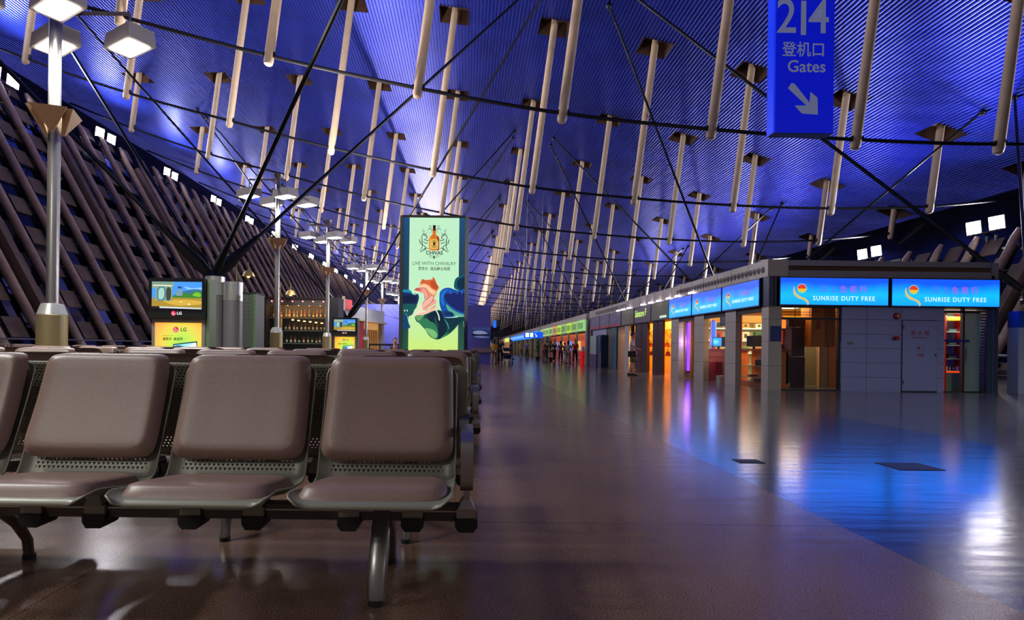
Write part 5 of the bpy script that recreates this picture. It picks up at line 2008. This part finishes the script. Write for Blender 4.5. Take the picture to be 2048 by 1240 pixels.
# left far side: low stores along the seating edge far away
for k in range(4):
    y0_ = 62 + 26 * k
    t = thing('far_store', 'low pale store on the seating side far behind the hoarding, %s' % ORD[k], 'store', (-14.0, y0_, 0))
    MB().box(0, 5.6, 0, 9, 0, 2.9).build('walls', paint(120, 104, 110, .6), t, smooth=0)
    MB().box(-.1, 5.7, -.1, 9.1, 2.9, 3.1).build('roof_edge', paint(90, 84, 96, .6), t, smooth=0)
    MB().box(5.6, 5.62, .6, 8.4, .3, 2.5).build('lit_window', glow(*[(220, 160, 90), (160, 180, 200), (230, 130, 80), (200, 200, 150)][k], .8), t, smooth=0)

# ---- blue direction signs
t = thing('gate_sign', 'large hanging blue gate sign with white number 214 and arrow', 'gate sign', (P(1547, 200, 11.5).x, 11.5, 0))
GX = lambda px: (px - 1547) * .01
GZ = lambda py: P(1607, py, 11.5).z
W = 1.20
zt = GZ(-70)
zb = GZ(266)
blu = mat('blue_sign_face', srgb(4, 16, 150), .4, emit=srgb(2, 18, 185), es=.62)
MB().box(0, W, .0, .24, zb, zt).build('box', blu, t, smooth=0)
MB().box(-.004, .03, -.006, .245, zb, zt).build('left_edge', mat('blue_sign_edge', srgb(20, 60, 240), .3, emit=srgb(14, 50, 225), es=.7), t, smooth=0)
MB().box(0, W, -.004, .24, zb - .012, zb).build('bottom_edge', paint(10, 16, 60, .4), t, smooth=0)
whm = mat('sign_lettering', srgb(120, 126, 160), .5, emit=srgb(120, 128, 170), es=.35)
text('lettering', '2', .98, (GX(1571), -.006, GZ(36)), whm, t, bold=.008, width=.86)
MB().box(GX(1600), GX(1610), -.008, -.0, GZ(70), GZ(2)).build('numeral_one', whm, t, smooth=0)
text('lettering', '4', .98, (GX(1636), -.006, GZ(36)), whm, t, bold=.008, width=.86)
text('lettering', '登机口', .315, (GX(1606), -.006, GZ(101)), whm, t, bold=.003, width=.92)
text('lettering', 'Gates', .335, (GX(1612), -.006, GZ(134)), whm, t, bold=.004, width=.98)
ar = [(300, 608), (275, 645), (412, 770), (326, 772), (378, 828), (495, 836), (491, 714), (440, 670), (434, 750), (322, 612)]
MB().poly([(GX(1500 + a / 3.648), GZ(b / 3.648)) for a, b in ar], -.001, .006).build('arrow', whm, t, smooth=0)
for x in (.2, 1.0):
    xx = t.location.x + x
    MB().tube([(x, .12, zt), (x, .12, spline(ROOF, xx) + .02)], .02, 8).build('hanger_rod', steel, t)
t = thing('direction_sign', 'small hanging blue sign with two pictogram squares over the far walkway', 'direction sign', (P(1048, 670, 48).x, 48, 0))
W = P(1086, 670, 48).x - t.location.x
za, zb_ = P(1066, 676, 48).z, P(1066, 664.5, 48).z
MB().box(0, W, 0, .2, za, zb_).build('box', glow(10, 80, 235, 1.1), t, smooth=0)
MB().box(W * .08, W * .26, -.01, 0, za + .08, zb_ - .06).box(W * .32, W * .48, -.01, 0, za + .08, zb_ - .06).build('pictogram_square', glow(214, 250, 150, 2.0), t, smooth=0)
MB().poly([(W * .56, zb_ - .1), (W * .60, zb_ - .1), (W * .66, za + .2), (W * .67, zb_ - .2), (W * .69, za + .1), (W * .60, za + .1), (W * .64, za + .16)], -.002, .008).build('arrow', glow(230, 240, 255, 1.2), t, smooth=0)
for x in (.15, W - .15):
    MB().tube([(x, .1, zb_), (x, .1, 14)], .015, 6).build('hanger_rod', steel, t)
t = thing('totem_sign', 'slim totem with a blue head at the far end of the hoarding', 'sign', (P(986, 690, 37).x, 37, 0))
MB().box(.1, .3, 0, .2, 0, 1.7).build('stem', paint(130, 124, 130, .5), t, smooth=0)
MB().box(0, .2, -.02, .22, P(990, 655, 37).z, P(990, 641, 37).z).build('blue_head', glow(30, 110, 240, 1.0), t, smooth=0)
MB().box(.2, .42, -.01, .22, P(990, 653, 37).z, P(990, 640, 37).z).build('grey_head', clad_dark, t, smooth=0)
t = thing('white_totem', 'white and blue column cut by the right edge of the picture', 'sign', (P(2037, 700, 14.3).x, 14.3, 0))
MB().box(0, .6, 0, .3, 0, P(2042, 655, 14.3).z).build('body', paint(160, 168, 200, .4), t, smooth=0)
MB().box(0, .6, -.005, .3, P(2042, 655, 14.3).z, P(2042, 622, 14.3).z).build('blue_head', paint(24, 74, 190, .35), t, smooth=0)

# ---- floor plates
for (px0, px1, py0, py1, nm) in ((1480, 1531, 919, 926, 'trim_1'), (1800, 1892, 926, 940, 'trim_2')):
    hy = (VPY - (py0 + py1) / 2)
    s = lambda px, py: F * EYE / -((px - VPX) * ROLL + (VPY - py))
    Y0_, Y1_ = s(px0, py1), s(px0, py0)
    MB().box(P(px0, py1, Y0_).x, P(px1, py1, Y0_).x, Y0_, Y1_, 0, .004).build(nm, paint(26, 26, 30, .5, .3), kind='structure', smooth=0)
# ================================================================ PEOPLE
skin_m = mat('skin', srgb(196, 146, 122), .55)
hair_m = paint(24, 18, 16, .6)


def skin_mesh(name, pts, edges, radii, mt, parent, root=0, sub=1):
    me = bpy.data.meshes.new(name)
    me.from_pydata([tuple(p) for p in pts], edges, [])
    ob = bpy.data.objects.new(name, me)
    COL.objects.link(ob)
    ob.parent = parent
    me.materials.append(mt)
    sk = ob.modifiers.new('skin', 'SKIN')
    sk.use_smooth_shade = True
    lay = me.skin_vertices[0] if me.skin_vertices else None
    if lay is None:
        bpy.context.view_layer.objects.active = ob
        lay = me.skin_vertices[0]
    for k, r in enumerate(radii):
        lay.data[k].radius = r if isinstance(r, tuple) else (r, r)
        lay.data[k].use_root = (k == root)
    if sub:
        s = ob.modifiers.new('sub', 'SUBSURF')
        s.levels = s.render_levels = sub
    return ob


def person(lab, loc, rz, h, shirt, legs, shoes=(30, 28, 28), stride=.16, arms=((.1, .0), (.1, .0)), short=False, longhair=False, seated=False, lean=0.0, sub=1):
    """standing or walking figure facing local -y; arms: (forward reach, elbow bend)"""
    t = thing('person', lab, 'person', loc, rz)
    s = h / 1.75
    V = lambda x, y, z: Vector((x * s, y * s, z * s))
    hipz = .93
    if seated:
        hipz = .50
    ly = -lean
    P_ = {}
    P_['pel'] = V(0, 0, hipz)
    P_['waist'] = V(0, ly * .2, hipz + .16)
    P_['chest'] = V(0, ly * .6, hipz + .38)
    P_['neck'] = V(0, ly, hipz + .54)
    P_['head0'] = V(0, ly * 1.05 - .01, hipz + .62)
    P_['head1'] = V(0, ly * 1.1 - .02, hipz + .73)
    names = ['pel', 'waist', 'chest', 'neck', 'head0', 'head1']
    pts = [P_[n] for n in names]
    rad = [(.125 * s, .105 * s), (.12 * s, .09 * s), (.145 * s, .10 * s), .055 * s, .075 * s, .085 * s]
    edges = [(0, 1), (1, 2), (2, 3), (3, 4), (4, 5)]
    hands = []
    sleeve = {}
    for sd, (fw, bend) in zip((-1, 1), arms):
        sh_ = V(.175 * sd, ly * .8, hipz + .47)
        el = V(.225 * sd, ly * .7 - fw * .6, hipz + .20 + fw * .25)
        wr = V(.21 * sd, ly * .7 - fw * .9 - bend * .26, hipz - .02 + bend * .30 + fw * .4)
        d = (wr - el).normalized()
        hd = wr + d * .07 * s
        i = len(pts)
        pts += [sh_, el, wr, hd]
        rad += [.055 * s, .042 * s, .028 * s, (.038 * s, .022 * s)]
        edges += [(2, i), (i, i + 1), (i + 1, i + 2), (i + 2, i + 3)]
        sleeve[sd] = (sh_, el, wr)
        # five fingers of different length and a thumb from the side of the palm
        side = Vector((0, 1, 0)) if abs(d.y) < .9 else Vector((0, 0, 1))
        side = (side - d * side.dot(d)).normalized()
        for q, ln in ((-.024, .055), (-.008, .068), (.008, .072), (.024, .064)):
            j = len(pts)
            b0 = hd + side * q * s + d * .012 * s
            pts += [b0 + d * ln * .5 * s, b0 + d * ln * .95 * s + Vector((-sd * .012 * s, 0, 0))]
            rad += [.0095 * s, .008 * s]
            edges += [(i + 3, j), (j, j + 1)]
        j = len(pts)
        pts += [wr + d * .045 * s + side * -.04 * s, wr + d * .085 * s + side * -.052 * s]
        rad += [.011 * s, .009 * s]
        edges += [(i + 2, j), (j, j + 1)]
        hands.append(hd)
    legp = {}
    for sd in (-1, 1):
        st = stride * sd
        hip = V(.09 * sd, 0, hipz - .04)
        if seated:
            kn = V(.11 * sd, -.42, hipz - .02)
            an = V(.12 * sd, -.40, .08)
        else:
            kn = V(.10 * sd, st * .45 - .03, .50)
            an = V(.10 * sd, st + (.02 if st > 0 else 0), .085 + (.04 if st > 0.1 else 0))
        toe = an + V(0, -.15, -.045 if not (st > .1 and not seated) else -.06)
        i = len(pts)
        pts += [hip, kn, an, toe]
        rad += [.088 * s, .058 * s, .040 * s, (.040 * s, .028 * s)]
        edges += [(0, i), (i, i + 1), (i + 1, i + 2), (i + 2, i + 3)]
        legp[sd] = (hip, kn, an, toe)
    body = skin_mesh('body', pts, edges, rad, skin_m, t, 0, sub)
    # face and hair
    hc = P_['head1'] + V(0, -.005, -.01)
    m = MB().ball(hc, .098 * s, 10, (.86, 1.02, 1.18))
    m.ball(hc + V(0, -.10, -.02), .016 * s, 5, (.8, 1, 1.3))
    for sd in (-1, 1):
        m.ball(hc + V(.086 * sd, .01, -.01), .022 * s, 5, (.4, .8, 1.2))
    m.build('head', skin_m, body, smooth=80)
    e = MB()
    for sd in (-1, 1):
        e.ball(hc + V(.032 * sd, -.088, .012), .010 * s, 5)
    e.ball(hc + V(0, -.096, -.055), .012 * s, 5, (1.8, .5, .4))
    e.build('eyes_and_mouth', paint(60, 30, 28, .5), body)
    hm = MB().ball(hc + V(0, .022, .03), .104 * s, 10, (.9, .98, 1.08))
    if longhair:
        hm.ball(hc + V(0, .06, -.08), .085 * s, 8, (.95, .6, 1.7))
    hm.build('hair', hair_m, t, smooth=80)
    # shirt
    k = 1.13
    sp_ = [P_['pel'] + V(0, 0, .02), P_['waist'], P_['chest'], P_['neck'] + V(0, 0, -.045)]
    sr = [(.128 * s * k, .11 * s * k), (.122 * s * k, .10 * s * k), (.148 * s * k, .108 * s * k), .07 * s]
    se = [(0, 1), (1, 2), (2, 3)]
    for sd in (-1, 1):
        a, b_, c = sleeve[sd]
        i = len(sp_)
        sp_ += [a, a.lerp(b_, .85)]
        sr += [.068 * s, .060 * s]
        se += [(2, i), (i, i + 1)]
    skin_mesh('shirt', sp_, se, sr, paint(*shirt, .7), t, 0, sub)
    tp = [P_['pel'] + V(0, 0, -.02)]
    trr = [(.125 * s * k, .112 * s * k)]
    te = []
    for sd in (-1, 1):
        a, b_, c, d_ = legp[sd]
        i = len(tp)
        if short:
            tp += [a, a.lerp(b_, .95)]
            trr += [.095 * s, .080 * s]
            te += [(0, i), (i, i + 1)]
        else:
            tp += [a, b_, b_.lerp(c, .9)]
            trr += [.103 * s, .075 * s, .062 * s]
            te += [(0, i), (i, i + 1), (i + 1, i + 2)]
    skin_mesh('shorts' if short else 'trousers', tp, te, trr, paint(*legs, .7), t, 0, sub)
    for sd in (-1, 1):
        a, b_, an, toe = legp[sd]
        f = MB()
        x, y, z = an.x, an.y, an.z
        zf = z - .085 * s
        w = .045 * s
        f.rings([[(x - w * q, yy, zf), (x + w * q, yy, zf), (x + w * q * .9, yy, zf + hh), (x - w * q * .9, yy, zf + hh)] for yy, q, hh in ((y + .07 * s, .7, .08 * s), (y + .04 * s, 1, .10 * s), (y - .06 * s, 1.05, .085 * s), (y - .15 * s, 1.1, .06 * s), (y - .20 * s, .7, .035 * s))])
        f.build('shoe', paint(*shoes, .5), t, smooth=60)
    return t


def gy(px, py):
    return F * EYE / -((px - VPX) * ROLL + (VPY - py))


Y = gy(1263, 751)
man = person('person in white T-shirt and dark shorts carrying a bag by the orange bay', (P(1263, 751, Y).x, Y, 0), R(72), 1.64, (206, 206, 222), (44, 42, 30), short=True, stride=.08, arms=((.10, .5), (.10, .15)), lean=.03, sub=2)
t = thing('carry_bag', 'dark olive bag held by the person in white T-shirt', 'bag', (man.location.x + .02, Y - .26, .22))
m = MB().rings([[(a * w, b_ * d, z) for a, b_ in ((-1, -.6), (-.7, -1), (.7, -1), (1, -.6), (1, .6), (.7, 1), (-.7, 1), (-1, .6))] for z, w, d in ((.50, .16, .08), (.54, .22, .11), (.72, .20, .09), (.76, .14, .05))])
m.build('bag_body', paint(70, 74, 44, .6), t)
t.scale = (.62, .62, .62)
MB().tube([(-.1, 0, .75), (-.06, 0, .86), (.06, 0, .86), (.1, 0, .75)], .012, 6).build('bag_handle', paint(40, 36, 30, .5), t)
folk = [
    ((1150, 728), -20, 1.62, (206, 30, 44), (26, 24, 40), dict(), 'person in red top and dark trousers outside the far red shop'),
    ((1136, 728), 150, 1.5, (150, 140, 140), (120, 110, 112), dict(longhair=True), 'person in grey patterned clothes beside the red top'),
    ((1129, 727), 60, 1.4, (60, 40, 60), (190, 190, 190), dict(), 'short dark haired person in front of the red shop middle'),
    ((1108, 724), 20, 1.62, (40, 28, 40), (24, 22, 30), dict(), 'person in dark clothes right of the potted plants'),
    ((1121, 724), 160, 1.55, (110, 40, 60), (30, 26, 36), dict(longhair=True), 'long haired person in maroon top beside the dark clothed one'),
    ((1087, 720), 10, 1.55, (226, 120, 40), (150, 90, 60), dict(longhair=True), 'person in orange top between the two potted plants'),
    ((1093, 721), 190, 1.65, (70, 50, 60), (40, 34, 40), dict(), 'person in dark top beside the orange top'),
    ((1054, 716), -30, 1.7, (60, 100, 190), (28, 34, 60), dict(), 'person in blue shirt by the yellow far shop'),
    ((1041, 716), 30, 1.65, (200, 180, 160), (150, 130, 100), dict(), 'person in pale clothes by the yellow far shop'),
    ((1021, 719), 100, 1.7, (60, 36, 40), (130, 90, 70), dict(), 'person in dark top and tan trousers far down the walkway'),
    ((988, 728), 170, 1.5, (226, 160, 30), (190, 150, 120), dict(longhair=True), 'person in yellow top walking beside the stroller'),
    ((1000, 728), 175, 1.68, (36, 30, 44), (30, 28, 40), dict(), 'person in dark clothes pushing the stroller'),
]
for (px, py), rz, hgt, c1, c2, kw, lab in folk:
    Y = gy(px, py)
    person(lab, (P(px, py, Y).x, Y, 0), R(rz), hgt, c1, c2, arms=((.15, .5), (.1, .2)), **kw)
# seated person seen over the seat backs
person('seated person with dark hair seen over the seats before the hoarding', (P(790, 690, 21.5).x, 21.5, 0), R(20), 1.72, (40, 30, 34), (30, 30, 40), seated=True, arms=((.3, .5), (.25, 1.6)))
t = thing('waiting_bench', 'low dark bench under the seated person', 'bench', (P(790, 690, 21.5).x, 21.62, 0))
MB().box(-.6, .6, -.22, .22, .36, .40).build('seat', leather, t, smooth=0)
MB().box(-.5, -.44, -.18, .18, 0, .36).box(.44, .5, -.18, .18, 0, .36).build('leg', beam_m, t, smooth=0)
# stroller
Y = gy(1013, 728)
t = thing('stroller', 'dark folding stroller pushed along the far walkway', 'stroller', (P(1013, 728, Y).x, Y - .25, 0), R(15))
m = MB()
for s in (-.22, .22):
    m.tube([(s, .45, 1.0), (s, .1, .55), (s, -.35, .12)], .014, 6).tube([(s, .35, .12), (s, .0, .55), (s, -.25, .62)], .014, 6)
m.tube([(-.22, .45, 1.0), (.22, .45, 1.0)], .016, 6)
m.build('frame', paint(170, 170, 176, .3, .8), t)
w0 = MB().lathe([(.06, -.02), (.09, -.018), (.09, .018), (.06, .02)], (0, 0, 0), 14, 'x').build('wheel', rubber, t, loc=(-.24, -.35, .09))
for p in ((.24, -.35, .09), (-.24, .35, .09), (.24, .35, .09)):
    c = w0.copy()
    COL.objects.link(c)
    c.location = p
MB().hexa([(-.18, -.25, .32), (.18, -.25, .32), (.18, .2, .32), (-.18, .2, .32), (-.2, -.3, .55), (.2, -.3, .55), (.2, .28, .7), (-.2, .28, .7)]).build('seat_basket', paint(24, 28, 50, .7), t, smooth=0)
MB().rings([[(x, .28 - .34 * math.sin(R(a)), .72 + .3 * math.cos(R(a))) for x in (-.21, .21)] + [(x, .28 - .30 * math.sin(R(a)), .72 + .26 * math.cos(R(a))) for x in (.21, -.21)] for a in (0, 25, 50, 75)]).build('hood', paint(30, 34, 56, .7), t)
# potted plants
leaf_m = paint(46, 96, 34, .5)
pot_m = paint(60, 44, 40, .5)


def plant(loc, h, sp, lab, n=70, col=leaf_m):
    t = thing('potted_plant', lab, 'potted plant', loc)
    MB().lathe([(.14, 0), (.2, .3), (.22, .32), (.19, .32)], n=14).build('pot', pot_m, t)
    MB().tube([(0, 0, .3), (.03, .02, h * .5), (0, 0, h * .8)], .03, 6).build('stem', paint(80, 60, 36, .7), t)
    rnd = random.Random(int(h * 100))
    m = MB()
    for k in range(n):
        a = rnd.uniform(0, 2 * PI)
        z = h * rnd.uniform(.35, .95)
        ln = sp * rnd.uniform(.5, 1)
        dx, dy = math.cos(a), math.sin(a)
        w = .045
        p0 = Vector((0, 0, z))
        p1 = p0 + Vector((dx * ln * .5, dy * ln * .5, .16))
        p2 = p0 + Vector((dx * ln, dy * ln, rnd.uniform(-.12, .12)))
        sd = Vector((-dy, dx, 0)) * w
        m.quadface([p0, p1 - sd, p2, p1 + sd])
    m.build('leaves', col, t, smooth=0)
    return t


Y = gy(1075, 721)
plant((P(1075, 721, Y).x, Y, 0), 1.75, .4, 'tall green potted plant left of the person in orange')
Y = gy(1101, 723)
plant((P(1101, 723, Y).x, Y, 0), 1.75, .42, 'tall green potted plant right of the person in orange')
plant((P(995, 700, 38.5).x, 38.5, 0), 2.1, .85, 'spreading dark palm behind the people with the stroller', 110, paint(24, 60, 44, .5))
# red and white post with belts before the red shop
Y = gy(1165, 731)
t = thing('red_bin', 'red cylinder with white top in front of the far red shop', 'bin', (P(1165, 731, Y).x, Y, 0))
MB().lathe([(.13, 0), (.13, .86)], n=18).build('red_drum', mat('red_drum', srgb(220, 24, 28), .35, emit=srgb(210, 16, 22), es=.35), t)  # drum is no lamp, its brightness is added as a faint glow
MB().lathe([(.12, .86), (.12, 1.1), (.10, 1.14)], n=18).build('white_top', paint(220, 214, 220, .4), t)
